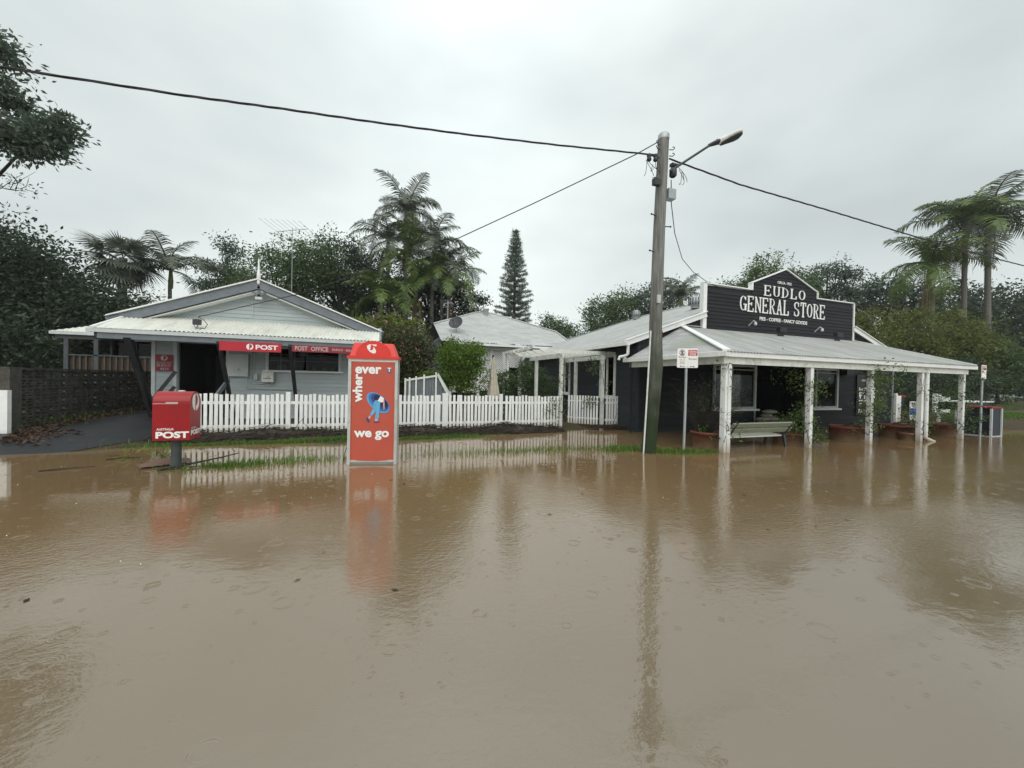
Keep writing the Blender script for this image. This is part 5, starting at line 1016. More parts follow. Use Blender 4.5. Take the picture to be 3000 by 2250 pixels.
def loose_items():
    t = thing('picket_gate_end', (20.96,9.9,.1), 'narrow section of white pickets leaning by the store right corner', 'fence panel')
    for i in range(4): MB().box(20.79+i*.095,20.87+i*.095,9.86+.005*i,9.88+.005*i,.12,1.22).build('picket','white_paint',t)
    MB().box(20.80,20.92,9.885,9.96,.1,1.33).build('post','old_white',t); MB().box(20.79,21.16,9.885,9.905,.9,.96).box(20.79,21.16,9.885,9.905,.3,.36).build('rail','white_paint',t)
    t = thing('notice_board', (21.25,9.5,0), 'white and blue notice board half hidden behind the downpipe post', 'sign')
    MB().box(21.0,21.75,9.5,9.53,.2,1.0).build('panel','print_white',t); MB().box(21.0,21.75,9.49,9.499,.45,.72).build('blue_band','art_blue',t); text('KU',21.06,.86,.40,.11,9.489,'print_black',t,bold=.04); text('TO',21.1,.74,.35,.10,9.489,'print_black',t,bold=.04)
    for x in (21.05,21.7): MB().box(x-.02,x+.02,9.53,9.56,-.1,1.0).build('leg','dark_timber',t)
    t = thing('white_fence_panel', (26.6,11,.1), 'white boarded fence panel half covered by leaves beyond the verandah', 'fence panel')
    for i in range(9): MB().box(26.35+i*.155,26.49+i*.155,11.0,11.03,-.1,1.30 if i < 4 else 1.16).build('board','old_white',t)
    MB().box(26.35,27.75,11.03,11.07,.2,.3).box(26.35,27.75,11.03,11.07,.9,1.0).build('rail','old_white',t); MB().box(26.3,26.38,10.97,11.07,-.1,1.33).build('post','old_white',t)
    x0, x1, y0, y1 = 19.19, 19.83, 6.64, 7.35; t = thing('street_cabinet', (19.5,7.0,0), 'waist high navy cabinet with red trim and white edges standing in the water', 'cabinet')
    MB().box(x0+.01,x1-.01,y0+.01,y1-.01,-.3,.93).build('panel','navy_panel',t); MB().box(x0-.02,x1+.02,y0-.02,y1+.02,.94,.985).build('trim','dull_sign_red',t)
    for x in (x0,x1): 
        for y in (y0,y1): MB().box(x-.025,x+.025,y-.025,y+.025,-.3,.93).build('edge_post','pale_trim',t)
    MB().box(x0,x1,y0-.012,y0+.01,-.03,.02).box(x0-.012,x0+.01,y0,y1,-.03,.02).build('base_rail','pale_trim',t)
    t = thing('roadside_table', (21.6,8.2,0), 'white topped table with dark sides behind the navy cabinet', 'table'); MB().box(20.5,23.0,7.9,8.6,1.06,1.10).build('top','old_white',t); MB().box(20.6,22.9,8.0,8.5,.78,1.06).build('side','navy_panel',t)
    for x in (20.65,22.85):
        for y in (8.0,8.5): MB().box(x-.04,x+.04,y-.04,y+.04,-.2,.78).build('leg','pale_trim',t)
    t = thing('paling_fence', (48,17,0), 'low grey fence beyond the side road at the right edge', 'fence')
    for i in range(46): MB().box(42+i*.3,42.28+i*.3,17+i*.02,17.03+i*.02,0.1,1.15).build('board','galvanised',t)
    MB().box(42,56,17.5,17.55,.9,1.0).build('rail','galvanised',t)
    t = thing('white_planter_stand', (15.98,7.6,0), 'thin white plant stand leg showing between two large pots', 'plant stand'); MB().box(16.38,16.44,7.0,7.06,-.3,.36).build('leg','old_white',t); MB().box(15.6,16.46,7.0,7.2,.34,.37).build('shelf','concrete',t)
loose_items()
# ================================================================== FLOOD DEBRIS
def debris():
    mb = MB()
    for i in range(3600):
        x = random.uniform(-4.7,5.45); k = random.random()**.8; y = 10.93-.62*k; mound = .55+.30*math.sin(x*1.9+.5)+.15*math.sin(x*4.3); top = (.06+.15*mound)*(1-k)**.7+.02; z = float(ground_h(np.float64(x),np.float64(y)))+.01+random.random()*top
        L_ = random.uniform(.06,.40); a = random.gauss(0,.5); p = Vector((x-L_/2*math.cos(a),y-L_/2*math.sin(a)*.5,z)); e = Vector((x+L_/2*math.cos(a),y+L_/2*math.sin(a)*.5,z+random.gauss(0,.03))); r = random.uniform(.003,.012)
        m_ = (p+e)/2+Vector((0,random.gauss(0,.02),random.gauss(0,.015))); mb.tube([p,m_,e],[r,r*.9,r*.5],4,False)
    for i in range(420):
        x = random.choice((random.uniform(6.3,7.9),random.uniform(6.5,7.8))); y = random.uniform(10.55,11.0)-(x-6.3)*.1; L_ = random.uniform(.05,.35); a = random.gauss(0,.8); mb.tube([(x,y,.05+random.random()*.09),(x+L_*math.cos(a),y+L_*math.sin(a)*.5,.05+random.random()*.11)],random.uniform(.003,.009),4,False)
    for x, y, dx, dz in ((-2.0,10.75,.30,.42),(-1.55,10.8,-.2,.25),(-4.0,10.7,.3,.15),(3.0,10.8,.35,.32),(7.3,10.7,.12,.42),(4.0,10.75,-.3,.2),(1.1,10.75,.25,.22)): mb.tube([(x,y,.12),(x+dx*.5,y-.02,.12+dz*.55),(x+dx,y-.03,.12+dz)],[.010,.007,.003],5,False)
    n = 60
    for i in range(n):
        x = -4.7+10.1*i/n; g = float(ground_h(np.float64(x),np.float64(10.6))); h = .10+.06*math.sin(x*1.9+.5); mb.add([(x,10.35,g-.02),(x+.19,10.33,g-.02),(x+.19,10.62,g+h*.8),(x,10.6,g+h*.8),(x+.19,10.95,g+h),(x,10.95,g+h)],[(0,1,2,3),(3,2,4,5)])
    link('flood_debris', mb.mesh('flood_debris','debris'), kind='stuff')
    # leaf litter along the block wall and pavement edge
    n = 2600; x = -7.5+np.abs(RNG.normal(0,.20,n)); y = RNG.uniform(10.0,16.5,n); x = np.where(y < 11.5, -7.3+np.abs(RNG.normal(0,.35,n))+ (11.5-y)*.35, x); z = ground_h(x,y)+.014+RNG.random(n)*.05; D = unit(n); D[:,2] *= .35; V, F = leaf_quads(np.stack([x,y,z],1),D/np.linalg.norm(D,axis=1,keepdims=True),unit(n),.05+.09*RNG.random(n),.02+.03*RNG.random(n)); link('leaf_litter', npmesh('leaf_litter',V,F,'litter'), kind='stuff')
    # flecks where raindrops strike the water
    n = 90; x = RNG.uniform(-9,22,n); y = 3.0+7*RNG.random(n); k = y < np.where(x > 6.8,6.3,9.3); x, y = x[k], y[k]; mb = MB()
    for a, b in zip(x,y): mb.lathe((a,b,0),[(.005,0),(.003,.003),(.0,.007)],5)
    link('rain_splashes', mb.mesh('rain_splashes','white_clean'), kind='stuff')
debris()
def floating_leaves():
    n = 130; x = RNG.uniform(-8,16,n); y = np.where(RNG.random(n)<.6, RNG.uniform(6.8,9.4,n), RNG.uniform(2.6,7,n)); k = y < np.where(x > 6.5,6.4,9.4); x, y = x[k], y[k]; n = len(x); D = unit(n); D[:,2] = 0; D /= np.linalg.norm(D,axis=1,keepdims=True); Nn = np.tile((0.,0.,1.),(n,1))
    V, F = leaf_quads(np.stack([x,y,.004+0*x],1),D,Nn,.03+.06*RNG.random(n),.012+.02*RNG.random(n)); link('floating_leaves', npmesh('floating_leaves',V,F,'litter'), kind='stuff')
floating_leaves()
def driftwood():
    def stick(pts, r, label, m='bark_dark'): o = MB().tube(pts,[r*(1-.6*i/(len(pts)-1)) for i in range(len(pts))],6).build('driftwood',m); tag(o,label,'stick')
    stick([(-4.87,7.88,.01),(-4.6,7.95,.018),(-4.31,8.08,.01)],.012,'thin straight stick floating left of the post box')
    stick([(-3.25,7.50,.015),(-2.9,7.75,.05),(-2.6,8.1,.07),(-2.42,8.35,.09)],.022,'long dark stick slanting from the post box base towards the grass')
    stick([(-3.15,7.55,.01),(-2.9,7.62,.02),(-2.5,7.70,.015)],.014,'thin dark stick lying flat beside the slanting one')
    stick([(-4.46,8.63,.015),(-4.2,8.68,.03),(-3.99,8.70,.02)],.012,'short stick floating among weeds behind the post box')
    mb = MB(); n = 9; vs = []
    for i in range(n+1):
        k = i/n; c = Vector((-3.62+.55*k,7.82+.35*k,.03))
        for j in range(6): a = -1.2+j*.5; vs.append(c+Vector((.10*math.sin(a)*.6,-.16*math.sin(a),.10*(1-abs(math.sin(a)))*(math.sin(k*3.14)+.3)*.8)))
    mb.add(vs,[(i*6+j,i*6+j+1,(i+1)*6+j+1,(i+1)*6+j) for i in range(n) for j in range(5)],True); tag(mb.build('palm_sheath','sheath_brown'),'curled brown palm sheath caught against the post box post','debris')
    P = np.array([(-4.05,8.68,.03),(-4.2,8.66,.03),(-3.75,8.75,.04),(-3.45,8.3,.05),(-3.4,8.2,.06)]); V, F = leaf_cloud(P,14,.07,.13,.2,-.2,.5); tag(link('weed_clump',npmesh('weed_clump',V,F,'leaf_olive')),'clump of drifting weeds behind the post box','weeds',kind='stuff')
driftwood()
# ================================================================== TREES
def frond_mesh(name, L, droop, n=38, leaf=.5, m='frond_green', vee=.55, w=.046, up=.6):
    """feather frond in local space: rachis leaves the origin along +X rising, then arching over"""
    pts = []; p = Vector((0,0,0)); a = up
    for i in range(n+1): pts.append(p.copy()); p = p+Vector((math.cos(a),0,math.sin(a)))*L/n; a -= droop/n*(1+.8*i/n)
    V = []; F = []
    for i in range(2,n+1):
        k = i/n; p = pts[i]; tdir = (pts[min(i+1,n)]-pts[i-1]).normalized(); nrm = Vector((-tdir.z,0,tdir.x)); ll = leaf*(math.sin(math.pi*min(1,.12+k*.86))**.7)*random.uniform(.8,1.15)
        for s in (-1,1):
            if random.random() < .06: continue
            d_ = (Vector((0,s,0))*1.0+tdir*.55+nrm*(vee-.25)+Vector((0,0,random.uniform(-.15,.1)))).normalized(); sag = Vector((0,0,-ll*random.uniform(.3,.75))); q1 = p+d_*ll*.5+sag*.25; q2 = p+d_*ll*.95+sag
            o = len(V); V += [p-tdir*w*.5,p+tdir*w*.5,q1+tdir*w*.6,q1-tdir*w*.6,q1-tdir*w*.6,q1+tdir*w*.6,q2+tdir*w*.08,q2-tdir*w*.08]; F += [(o,o+1,o+2,o+3),(o+4,o+5,o+6,o+7)]
    for i in range(n):
        r = .035*(1-.8*i/n)*L/2.6+.006; a_, b_ = pts[i], pts[i+1]; o = len(V); V += [a_+Vector((0,-r,0)),a_+Vector((0,r,0)),b_+Vector((0,r,0)),b_+Vector((0,-r,0)),a_+Vector((0,0,-r)),a_+Vector((0,0,r)),b_+Vector((0,0,r)),b_+Vector((0,0,-r))]; F += [(o,o+1,o+2,o+3),(o+4,o+5,o+6,o+7)]
    return npmesh(name, [tuple(v) for v in V], F, m)
def fan_mesh(name, R_=.95, stalk=.75, m='fan_green'):
    V = []; F = []; n = 26
    for i in range(n):
        a = -2.1+4.2*i/(n-1); b = .07; d1 = Vector((math.cos(a),math.sin(a),-.25*abs(math.sin(a)))); c = Vector((stalk,0,0)); l = R_*random.uniform(.85,1.1); s = Vector((-math.sin(a),math.cos(a),0))
        o = len(V); V += [c-s*.015,c+s*.015,c+d1*l*.55+s*.036,c+d1*l*.55-s*.036,c+d1*l*.55-s*.036,c+d1*l*.55+s*.036,c+d1*l+s*.005+Vector((0,0,-.12*l)),c+d1*l-s*.005+Vector((0,0,-.12*l))]; F += [(o,o+1,o+2,o+3),(o+4,o+5,o+6,o+7)]
    V += [(0,-.02,0),(0,.02,0),(stalk,.012,0),(stalk,-.012,0)]; F.append((len(V)-4,len(V)-3,len(V)-2,len(V)-1)); return npmesh(name,[tuple(v) for v in V],F,m)
FR_A = [frond_mesh('frond',2.7,d_,leaf=.72,up=u_) for d_,u_ in ((1.3,.9),(1.7,.8),(1.1,1.1))]
FR_P = [frond_mesh('frond',2.7,d_,leaf=.70,up=u_,m='frond_pale') for d_,u_ in ((1.2,.95),(1.6,.8))]
FR_D = [frond_mesh('dead_frond',2.0,.6,leaf=.55,m='dead_frond',up=-.9,n=20)]
FAN = [fan_mesh('frond')]; FAND = [fan_mesh('dead_frond',.8,.9,'dead_frond')]
def palm(name, label, base, top, n, fr, scale=1., tr=.14, el=(-.35,1.0), dead=0, stalks=0, shaft=True, group=None, start=0.):
    t = thing(name, base, label, 'palm tree', group); b, c = Vector(base), Vector(top); L = (c-b).length
    MB().tube([b.lerp(c,k/8)+Vector((math.sin(k*.7)*.06,0,0))*(k<8)*(k>0) for k in range(9)],[tr*(1.35 if k == 0 else 1.05-.25*k/8) for k in range(9)],10).build('trunk','palm_trunk',t)
    if shaft: MB().tube([c+Vector((0,0,-.85*scale)),c+Vector((0,0,-.5*scale)),c+Vector((0,0,.1*scale))],[tr*1.0,tr*1.15,tr*.6],10).build('crownshaft','crownshaft',t)
    for i in range(n):
        a = start+i*2.39996; k = (i+.5)/n; e = el[1]-(el[1]-el[0])*k+random.uniform(-.12,.12); s = scale*random.uniform(.85,1.1)*(.75 if k < .12 else 1)
        link('frond', fr[i%len(fr)], t, Matrix.Translation(c) @ Matrix.Rotation(a,4,'Z') @ Matrix.Rotation(-(e-.45),4,'Y') @ Matrix.Rotation(random.uniform(-.3,.3),4,'X') @ Matrix.Scale(s,4))
    for i in range(dead): link('dead_frond', (FR_D if shaft else FAND)[0], t, Matrix.Translation(c+Vector((0,0,-.7*scale if shaft else -.1))) @ Matrix.Rotation(i*2.1+start,4,'Z') @ Matrix.Rotation(.35 if shaft else 1.1,4,'Y') @ Matrix.Scale(scale*.7,4))
    for i in range(stalks):
        mb = MB(); o = c+Vector((0,0,-1.0*scale)); a0 = start+i*2.2
        for j in range(34): a = a0+random.gauss(0,.5); r = .55*scale*random.uniform(.5,1); z = random.uniform(.9,1.5)*scale; mb.tube([o,o+Vector((math.cos(a)*r*.6,math.sin(a)*r*.6,.05)),o+Vector((math.cos(a)*r*.9,math.sin(a)*r*.9,-z*.35)),o+Vector((math.cos(a)*r,math.sin(a)*r,-z))],[.022,.018,.014,.008],3,False)
        mb.build('seed_stalk','seed_stalk',t)
    return t
def norfolk():
    x, y = 15.0, 42.4; t = thing('norfolk_pine', (x,y,0), 'tall narrow conical pine standing alone against the sky', 'pine tree'); MB().tube([(x,y,0),(x,y,10),(x,y,19.2)],[.34,.2,.03],8).build('trunk','bark_dark',t)
    V = []; F = []; o = 0; mb = MB(); z = 4.5
    while z < 18.9:
        k = (19.3-z)/14.5; R_ = 2.9*k**.8+.12; nb = 6; ph = random.random()*6
        for j in range(nb):
            a = ph+j*6.283/nb+random.uniform(-.15,.15); r = R_*random.uniform(.72,1.12); n = max(5,int(r*16)); kk = np.linspace(.15,1,n); P = np.stack([x+np.cos(a)*r*kk,y+np.sin(a)*r*kk,z+.10*r*kk-.06*r*np.sin(kk*3)],1); mb.tube([P[0],P[n//2],P[-1]],[.03,.02,.008],3,False)
            P = np.repeat(P,9,0)+RNG.normal(0,.085,(n*9,3)); D = unit(n*9)*.8+np.array([math.cos(a)*.5,math.sin(a)*.5,.55]); D /= np.linalg.norm(D,axis=1,keepdims=True); v, f = leaf_quads(P,D,unit(n*9),.20+.12*RNG.random(n*9),.055*np.ones(n*9)); V.append(v); F.append(f+o); o += len(v)
        z += .42+.42*k
    mb.build('branch_whorls','bark_dark',t,kind='stuff'); link('foliage', npmesh('foliage',np.concatenate(V),np.concatenate(F),'pine_needle'), t)
norfolk()
# left side
tree('overhanging_tree','dark tree whose leafy bough reaches into the top left sky','tree',(-23.5,23,0),[((-11.75,18.95,10.0),(.80,.8,.8),1),((-11.2,18.75,10.45),(.5,.5,.45),.4),((-12.6,19.25,9.9),(.8,.8,.75),.8),((-12.95,19.4,11.5),(.5,.6,.75),.6),((-13.2,19.45,13.1),(.55,.7,.9),.7)],.19,'leaf_soft',tr=.3,clumps=46,per=44,spread=.22,fill=.12,trunk_to=(-21.5,22.6,14.5),limbs=7)
tree('spreading_dark_tree','broad very dark tree filling the left edge above the block wall','tree',(-17,26,0),[((-17.6,25.2,7.2),(2.4,2.2,2.1),1),((-15.0,24.3,5.7),(1.9,1.8,1.6),.9),((-12.7,23.5,4.3),(1.7,1.6,1.4),.8),((-10.9,22.9,3.2),(1.4,1.4,1.2),.6),((-17.5,25.5,4.5),(3.4,2.6,2.6),1.1),((-13.8,24,2.8),(3.2,2.2,2.0),1)],.2,'leaf_deep',bark='bark_dark',tr=.35,clumps=120,per=62,spread=.42,fill=.3)
tree('garden_shrub','low dark shrub in the shade behind the block wall','shrub',(-10.6,18.6,.1),[((-10.9,18.9,1.5),(1.3,1.1,1.3),1),((-12.2,18.2,1.7),(1.4,1.2,1.6),1),((-9.9,20.2,1.6),(1.0,.8,1.5),.6)],.18,'leaf_deep',tr=.07,clumps=60,per=50,spread=.25)
tree('dark_undergrowth','dark undergrowth beside the trunk at the far left edge','shrub',(-13.5,17.5,0),[((-13.2,17.3,1.6),(1.6,1.2,1.8),1),((-15,18.5,2.2),(2,1.4,2.4),1.2)],.2,'leaf_deep',tr=.1,clumps=60,per=55,spread=.35)
def dead_branch():
    t = thing('bare_branch', (-14.6,20,8.1), 'bare twiggy branch sticking out at the left edge below the bough', 'branch'); mb = MB(); mb.tube([(-14.6,20,8.1),(-13.2,19.5,8.2),(-12.2,19.1,8.05)],[.022,.016,.006],5); 
    for k in range(10): q = Vector((-13.8+k*.17,19.7-k*.06,8.15)); mb.tube([q,q+Vector((random.uniform(.1,.4),-.1,random.uniform(-.1,.5))),q+Vector((random.uniform(.3,.7),-.2,random.uniform(-.2,.7)))],[.014,.01,.004],3,False)
    mb.build('twigs','bark_dark',t); V, F = leaf_cloud(np.array([(-12.6,19.3,8.4),(-12.9,19.4,8.6),(-12.2,19.1,8.1),(-12.4,19.2,8.25)]),24,.2,.12,.4); link('foliage',npmesh('foliage',V,F,'leaf_bluish'),t)
dead_branch()
palm('fan_palm','fan palm with a shaggy skirt of dead leaves left of the post office',(-15.1,31,0),(-15.2,30.8,8.7),26,FAN,1.38,tr=.26,el=(-.6,1.45),dead=14,shaft=False)
palm('feather_palm','young feather palm with upright fronds behind the post office left roof',(-13.3,32.3,0),(-13.4,32.3,8.5),13,FR_P,1.4,tr=.13,el=(-.3,1.25))
tree('backdrop_tree','dark tree mass low behind the feather palm and layered tree','tree',(-11,37,0),[((-11.2,37,5.8),(2.2,1.8,2.0),1),((-14.6,37.6,5.2),(2.2,1.8,2.0),1),((-8.6,36,5.6),(2.2,1.8,2.4),1),((-18,38,5.6),(2.4,1.8,2.4),1)],.22,'leaf_deep',tr=.2,clumps=70,per=55,spread=.42)
tree('layered_tree','open layered tree between the feather palm and the round tree','tree',(-12.6,40.5,0),[((-12.6,40.4,12.6),(1.0,1,1.3),.5),((-12.5,40.4,10.6),(1.9,1.7,.9),.8),((-13.6,40.8,9.4),(1.8,1.5,.8),.8),((-11.6,40.1,9.0),(1.8,1.5,.9),.8),((-12.6,40.5,7.4),(2.8,2.2,1.2),1),((-14.4,41,11.0),(.8,.8,.5),.25)],.24,'leaf_bluish',tr=.2,clumps=44,per=46,spread=.36,fill=.25)
tree('round_tree','tall rounded green tree behind the post office ridge','tree',(-6.9,32.2,0),[((-6.8,32.2,8.4),(2.6,2.3,2.4),1.1),((-5.0,31.6,9.6),(2.2,2,2.2),1),((-8.4,32.7,6.4),(2.2,2,2.4),.8),((-6,32,5),(2.8,2,2.2),.8)],.2,'leaf_mid',tr=.24,clumps=120,per=58,spread=.42)
tree('domed_tree','taller dense tree between the round tree and the palms','tree',(-2.6,33.3,0),[((-3.1,33.4,10.4),(2.6,2.2,2.4),1.1),((-.6,32.8,9.4),(2.4,2,2.3),1),((-3.8,33.6,7.4),(2.5,2,2.5),.9),((-.8,32.9,6.4),(2.7,2,2.4),.9)],.2,'leaf_deep',tr=.24,clumps=120,per=58,spread=.42)
tree('palm_grove_tree','dark tree with a wispy right side behind the palm cluster','tree',(5.6,32.2,0),[((3.4,32.6,9.0),(2.6,1.6,2.2),1.1),((2.6,32.4,6.2),(3.2,1.6,2.6),1.2),((5.9,31.9,8.6),(1.9,1.5,2.3),.9),((6.3,31.7,5.6),(1.8,1.5,2.2),.9),((7.9,31.1,8.3),(.7,.6,.35),.2),((7.5,31.3,6.8),(.9,.8,.8),.4),((4.6,32.2,7),(1.8,1.5,2.4),.8)],.2,'leaf_deep',tr=.2,clumps=70,per=50,spread=.36,fill=.2)
tree('understory_shrub','dark understory between the palm trunks and post office','shrub',(0,29,0),[((-2.5,30,3.6),(3,1.5,2.4),1),((.8,29.4,3.4),(2.6,1.5,2.6),1),((4.2,30,3.2),(2.2,1.4,2.6),1),((-5.4,30.6,3.0),(2.6,1.5,2.2),.9),((7.2,31,3.4),(1.6,1.2,2.2),.6)],.22,'leaf_deep',tr=.1,clumps=85,per=55,spread=.45)
G_ = 'palms of the grove behind the fence'
palm('feather_palm','tallest palm of the central grove rising above the trees',(2.0,31.2,0),(1.9,31.1,14.5),17,FR_P,1.35,tr=.17,el=(-.45,1.25),group=G_,stalks=0,start=.4)
palm('feather_palm','palm leaning right just below the tallest of the grove',(3.8,30.7,0),(4.0,30.4,12.0),16,FR_P,1.35,tr=.17,el=(-.5,1.2),group=G_,dead=1,start=1.7)
palm('feather_palm','palm crown left of the tallest palm trunk in the grove',(.9,31.6,0),(.6,31.4,12.2),15,FR_P,1.3,tr=.16,el=(-.4,1.1),group=G_,start=2.6)
palm('feather_palm','lowest green palm of the grove with hanging pale seed stalks',(2.75,30.5,0),(2.6,30.3,8.9),16,FR_A,1.45,tr=.2,el=(-.6,1.1),group=G_,stalks=2,start=4.4)
palm('feather_palm','bushy palm at the right edge of the central grove',(5.1,30.4,0),(5.2,30.2,9.2),16,FR_A,1.4,tr=.14,el=(-.6,1.0),group=G_,dead=1,start=.9)
palm('feather_palm','short bright palm in the middle of the grove below the tall trunk',(2.0,30.2,0),(1.9,30.2,10.9),16,FR_A,1.35,tr=.16,el=(-.6,1.1),group=G_,start=5.2)
palm('feather_palm','palm between the leaning palm and the bushy one in the grove',(4.7,30.9,0),(4.8,30.8,10.6),15,FR_P,1.35,tr=.16,el=(-.6,1.1),group=G_,start=2.2)
palm('feather_palm','low palm at the left foot of the central grove',(.1,30,0),(.2,29.9,7.6),15,FR_A,1.4,tr=.14,el=(-.6,1.0),group=G_,stalks=1,start=3.3)
tree('flowering_shrub','tall brownish shrub with pink flowers between post office and phone booth','shrub',(.9,17.7,0),[((.7,17.6,2.5),(1.15,.9,1.5),1.1),((1.75,17.4,2.2),(.8,.8,1.5),.8),((0,18,3.1),(.75,.7,.9),.5),((1.0,17.6,1.0),(1.3,.8,1.0),.7)],.13,'leaf_rust',tr=.07,clumps=95,per=60,spread=.2)
t_ = bpy.data.objects['flowering_shrub']; V, F = leaf_cloud(lobe_clumps((.8,17.4,2.7),(1.2,.9,1.4),16,.9),5,.06,.07,.9); link('flowers', npmesh('flowers',V,F,'flower_pink'), t_, kind='stuff')
tree('olive_shrub','lighter yellow green leaves over the top of the pink flowering shrub','shrub',(-.5,19.2,0),[((-.5,19,3.6),(.9,.8,.7),1),((.9,19,3.9),(.9,.7,.5),.7),((.2,19.2,2.4),(1.3,.8,1.6),1)],.2,'leaf_olive',tr=.07,clumps=40,per=46,spread=.25)
tree('citrus_bush','bright green citrus bush standing right behind the white picket fence','bush',(2.72,13.05,.1),[((2.75,13.0,2.1),(.72,.62,.72),1.2),((2.35,13.1,2.45),(.45,.45,.5),.5),((3.15,12.95,2.35),(.45,.45,.5),.5),((2.75,13,1.5),(.75,.55,.5),.8),((1.72,13.25,1.62),(.30,.26,.22),.22)],.085,'leaf_bright',bark='bark_grey',tr=.035,clumps=115,per=42,spread=.095,fill=.25,limbs=14,wiggle=.05)
tree('trellis_creeper','dense dark creeper covering a bush between umbrella and arbour','shrub',(4.6,14.6,.1),[((4.6,14.6,1.1),(.55,.4,.9),1),((5.0,15.0,1.0),(.5,.4,.8),.6)],.08,'leaf_mid',tr=.03,clumps=75,per=46,spread=.11)
tree('arbour_shrub','mid green shrub seen through the arbour posts','shrub',(5.65,14.2,.1),[((5.55,14.2,1.75),(.38,.35,.6),1),((6.3,14.4,1.3),(.55,.4,.8),1),((5.9,14.2,.9),(.6,.4,.7),.8)],.075,'leaf_mid',tr=.03,clumps=70,per=40,spread=.11)
vine(5.56,11.06,.9,2.4,'wispy creeper on the left arbour post and nearby pickets',70,.10,loose=4,m='leaf_vine',bulge=((5.3,11.0,.85,.18,8),(5.0,10.97,.5,.2,5)))
vine(7.1,11.06,.8,2.4,'wispy creeper hanging from the right arbour post beside the window',200,.14,loose=4,m='leaf_mid',bulge=((6.75,11.0,2.2,.16,8),(6.7,11.2,.95,.12,6)))
# behind the store
HZ = 'hazy trees behind the store roof'
tree('hazy_tree','smallest hazy tree just right of the lone pine','tree',(21.8,45.3,0),[((21.8,45.3,8.2),(1.9,1.8,1.9),1),((23.2,44.8,7.4),(1.8,1.6,1.6),.8),((21,45.5,6),(2,1.6,2),.8)],.3,'leaf_mid',tr=.2,clumps=55,per=46,spread=.4,group=HZ)
tree('hazy_tree','hazy rounded tree above the store roof left of the pole','tree',(28,43.2,0),[((27.4,43.3,10.2),(2.4,2.2,2.3),1),((30,42.4,10.8),(2.4,2.2,2.5),1),((28,43.2,7.6),(3.6,2.5,2.6),1)],.32,'leaf_mid',tr=.25,clumps=75,per=46,spread=.5,group=HZ)
tree('hazy_tree','tallest hazy tree above the store roof behind the pole','tree',(35,40.8,0),[((33,41.4,11.6),(2.4,2.2,2.6),1),((36,40.4,12.2),(2.6,2.3,2.9),1),((35,40.8,8.6),(4,2.6,3),1)],.32,'leaf_bluish',tr=.25,clumps=75,per=46,spread=.5,group=HZ)
palm('arching_palm','palm with long arching fronds behind the store parapet left corner',(22.6,24.2,0),(22.5,24.1,8.4),15,FR_P,.95,tr=.15,el=(.1,1.15))
tree('parapet_tree','dense green tree directly behind the pointed store parapet','tree',(28.9,21.6,0),[((28.8,21.6,9.6),(1.9,1.8,1.9),1.1),((30.6,21.0,9.0),(1.6,1.5,1.6),.8),((27.2,22.2,8.6),(1.4,1.3,1.3),.6),((25.9,22.7,8.9),(.7,.6,.8),.3),((29,21.6,7),(2.8,2,2),1)],.2,'leaf_mid',tr=.2,clumps=85,per=50,spread=.32)
tree('airy_tree','open crowned tree with visible limbs right of the pointed parapet','tree',(37.9,22.7,0),[((37.6,22.8,11.8),(1.3,1.2,.8),.7),((39.3,22.2,11.4),(1.1,1,.7),.6),((36.4,23.2,10.9),(.9,.8,.8),.5),((38.8,22.4,10.2),(1.2,1.0,.6),.6),((37,22.9,9.4),(1.4,1.2,.7),.6),((39.6,22.1,9.8),(.8,.7,.5),.3)],.22,'leaf_bluish',tr=.17,clumps=34,per=42,spread=.27,fill=.2,limbs=12)
tree('bamboo_clump','yellowish green bamboo like clump just right of the parapet','bush',(36,19.2,0),[((35.8,19.2,5.6),(1.7,1.5,2.0),1),((36.2,19,3.6),(2.2,1.8,2.4),1.2),((34.4,19.7,5.2),(1.4,1.3,2.2),.8)],.26,'leaf_olive',tr=.1,clumps=85,per=52,spread=.34,asp=.26)
tree('bamboo_clump','olive bushy clump under the shaggy palm','bush',(39.8,18,0),[((39.4,18,5.9),(2.1,1.7,2.2),1),((40,17.8,3.6),(2.4,1.8,2.6),1.2)],.26,'leaf_olive',tr=.1,clumps=95,per=52,spread=.34,asp=.26)
tree('broad_shrub','lighter green broad shrub under the two tall right palms','bush',(43.4,16.6,0),[((43,16.7,5.8),(2.0,1.7,2.2),1),((43.6,16.4,3.8),(2.4,1.7,2.4),1.1)],.24,'leaf_olive',tr=.1,clumps=95,per=52,spread=.34,asp=.3)
tree('broad_shrub','rounded outer shrub at the right end of the bushy row','bush',(46,15.6,0),[((45.6,15.7,4.4),(1.7,1.4,1.8),1),((46.2,15.4,2.8),(1.8,1.4,2.0),1)],.24,'leaf_mid',tr=.1,clumps=90,per=52,spread=.32,asp=.3)
for x, y, z, r, lab in ((23.6,13.6,1.3,1.5,'dark shrub behind the wheelie bin'),(27.4,13.4,1.5,1.8,'dark shrub behind the white fence panel'),(31.2,14.2,1.7,2.0,'dark shrub seen between the last two verandah posts'),(35,14.8,1.8,2.2,'dark shrub behind the narrow loading zone sign'),(39.5,15.2,2.0,2.4,'dark shrub behind the navy cabinet')):
    tree('hedge_shrub',lab,'shrub',(x,y,.2),[((x,y,z),(r,r*.7,z*.95),1)],.16,'leaf_deep',tr=.07,clumps=95,per=48,spread=.28,group='dark shrubs behind the verandah end')
tree('clipped_hedge','dark clipped hedge beyond the side road at right','hedge',(56,20.4,0),[((54,20.9,2.0),(2.2,1.4,1.7),1),((57,20.1,2.1),(2.4,1.4,1.8),1),((60,19.6,2.2),(2.2,1.4,1.8),1)],.24,'leaf_deep',tr=.12,clumps=90,per=52,spread=.35)
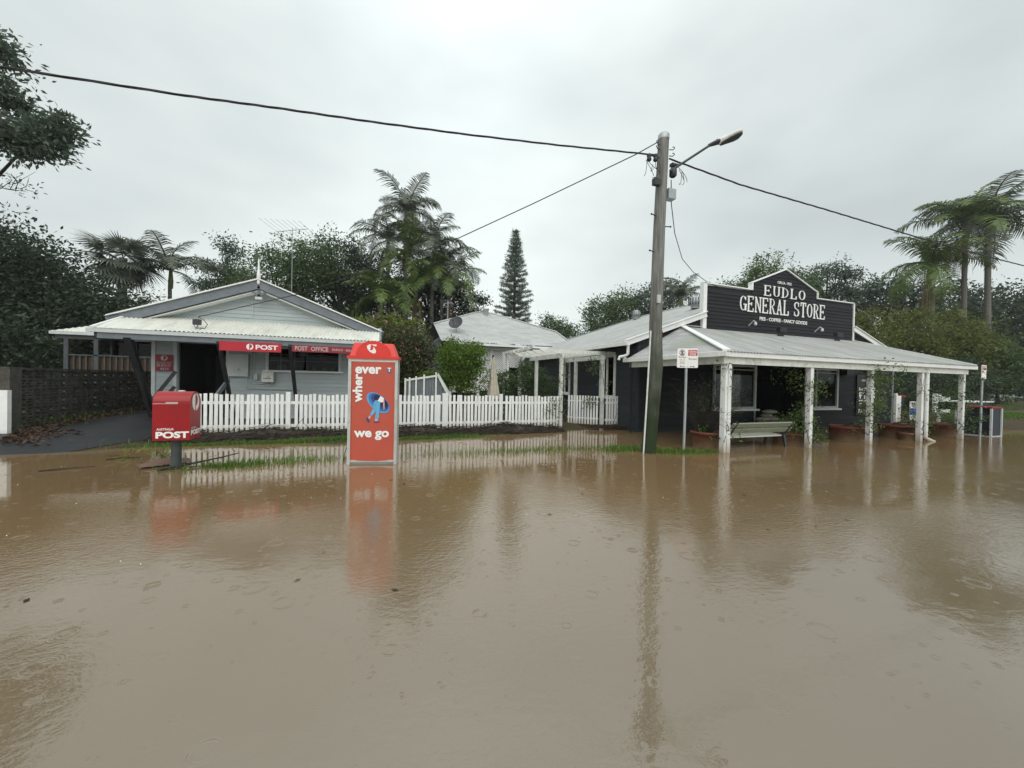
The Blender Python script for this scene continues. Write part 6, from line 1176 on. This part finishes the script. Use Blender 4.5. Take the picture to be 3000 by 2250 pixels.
tree('shaded_tree','dark leafy tree behind the shaggy palm at right','tree',(49,22.6,0),[((46.5,23.4,10.8),(2.6,2.2,1.7),1),((49.5,22.4,9.6),(2.6,2.2,2.1),1),((44.5,24,9.4),(2,1.8,1.6),.8),((48,22.9,7.4),(3.6,2.6,2.4),1)],.26,'leaf_bluish',tr=.25,clumps=70,per=46,spread=.4,fill=.25)
tree('distant_tree','large dark distant tree behind the right palms','tree',(66,24.5,0),[((64,25.2,10.4),(4.2,3.2,3.6),1),((68.5,23.6,9.6),(4.2,3.2,3.8),1),((66,24.5,6),(6,3.4,3.6),1.1)],.42,'leaf_deep',tr=.4,clumps=95,per=50,spread=.7)
tree('distant_tree','large dark distant tree at the right frame edge','tree',(76,21.5,0),[((74,22,11.2),(4,3.2,3.2),1),((79,20.4,10.6),(4.5,3.2,4),1),((76,21.5,6),(6,3.4,3.8),1.1)],.42,'leaf_deep',tr=.4,clumps=95,per=50,spread=.7)
RP = 'tall palms at the right edge'
palm('tall_palm','left tall palm with a slender green shaft at the right edge',(46.3,17.7,0),(46.1,17.7,15.4),19,FR_A,1.75,tr=.19,el=(-.5,1.25),group=RP,dead=2,stalks=1,start=.8)
palm('tall_palm','right tall palm cut by the frame at the right edge',(48.2,17.0,0),(48.0,17.1,15.6),20,FR_P,1.9,tr=.22,el=(-.45,1.25),group=RP,dead=1,start=2.0)
palm('shaggy_palm','shorter palm with a brown shaggy neck left of the tall right palms',(43.7,18.6,0),(43.5,18.6,11.9),18,FR_A,1.7,tr=.28,el=(-.5,1.1),group=RP,dead=5,stalks=1,start=3.1)
def woodland():
    n = 15000; a = RNG.uniform(-1.15,1.95,n); r = RNG.uniform(75,120,n); h = (3.5+2.5*np.sin(a*9)+1.5*np.sin(a*23))*RNG.random(n)**.6; P = np.stack([np.sin(a)*r,np.cos(a)*r,np.maximum(h,0)],1); V, F = leaf_quads(P,unit(n),unit(n),.9+.9*RNG.random(n),.6+.5*RNG.random(n)); link('far_woodland', npmesh('far_woodland',V,F,'leaf_deep'), kind='stuff')
woodland()
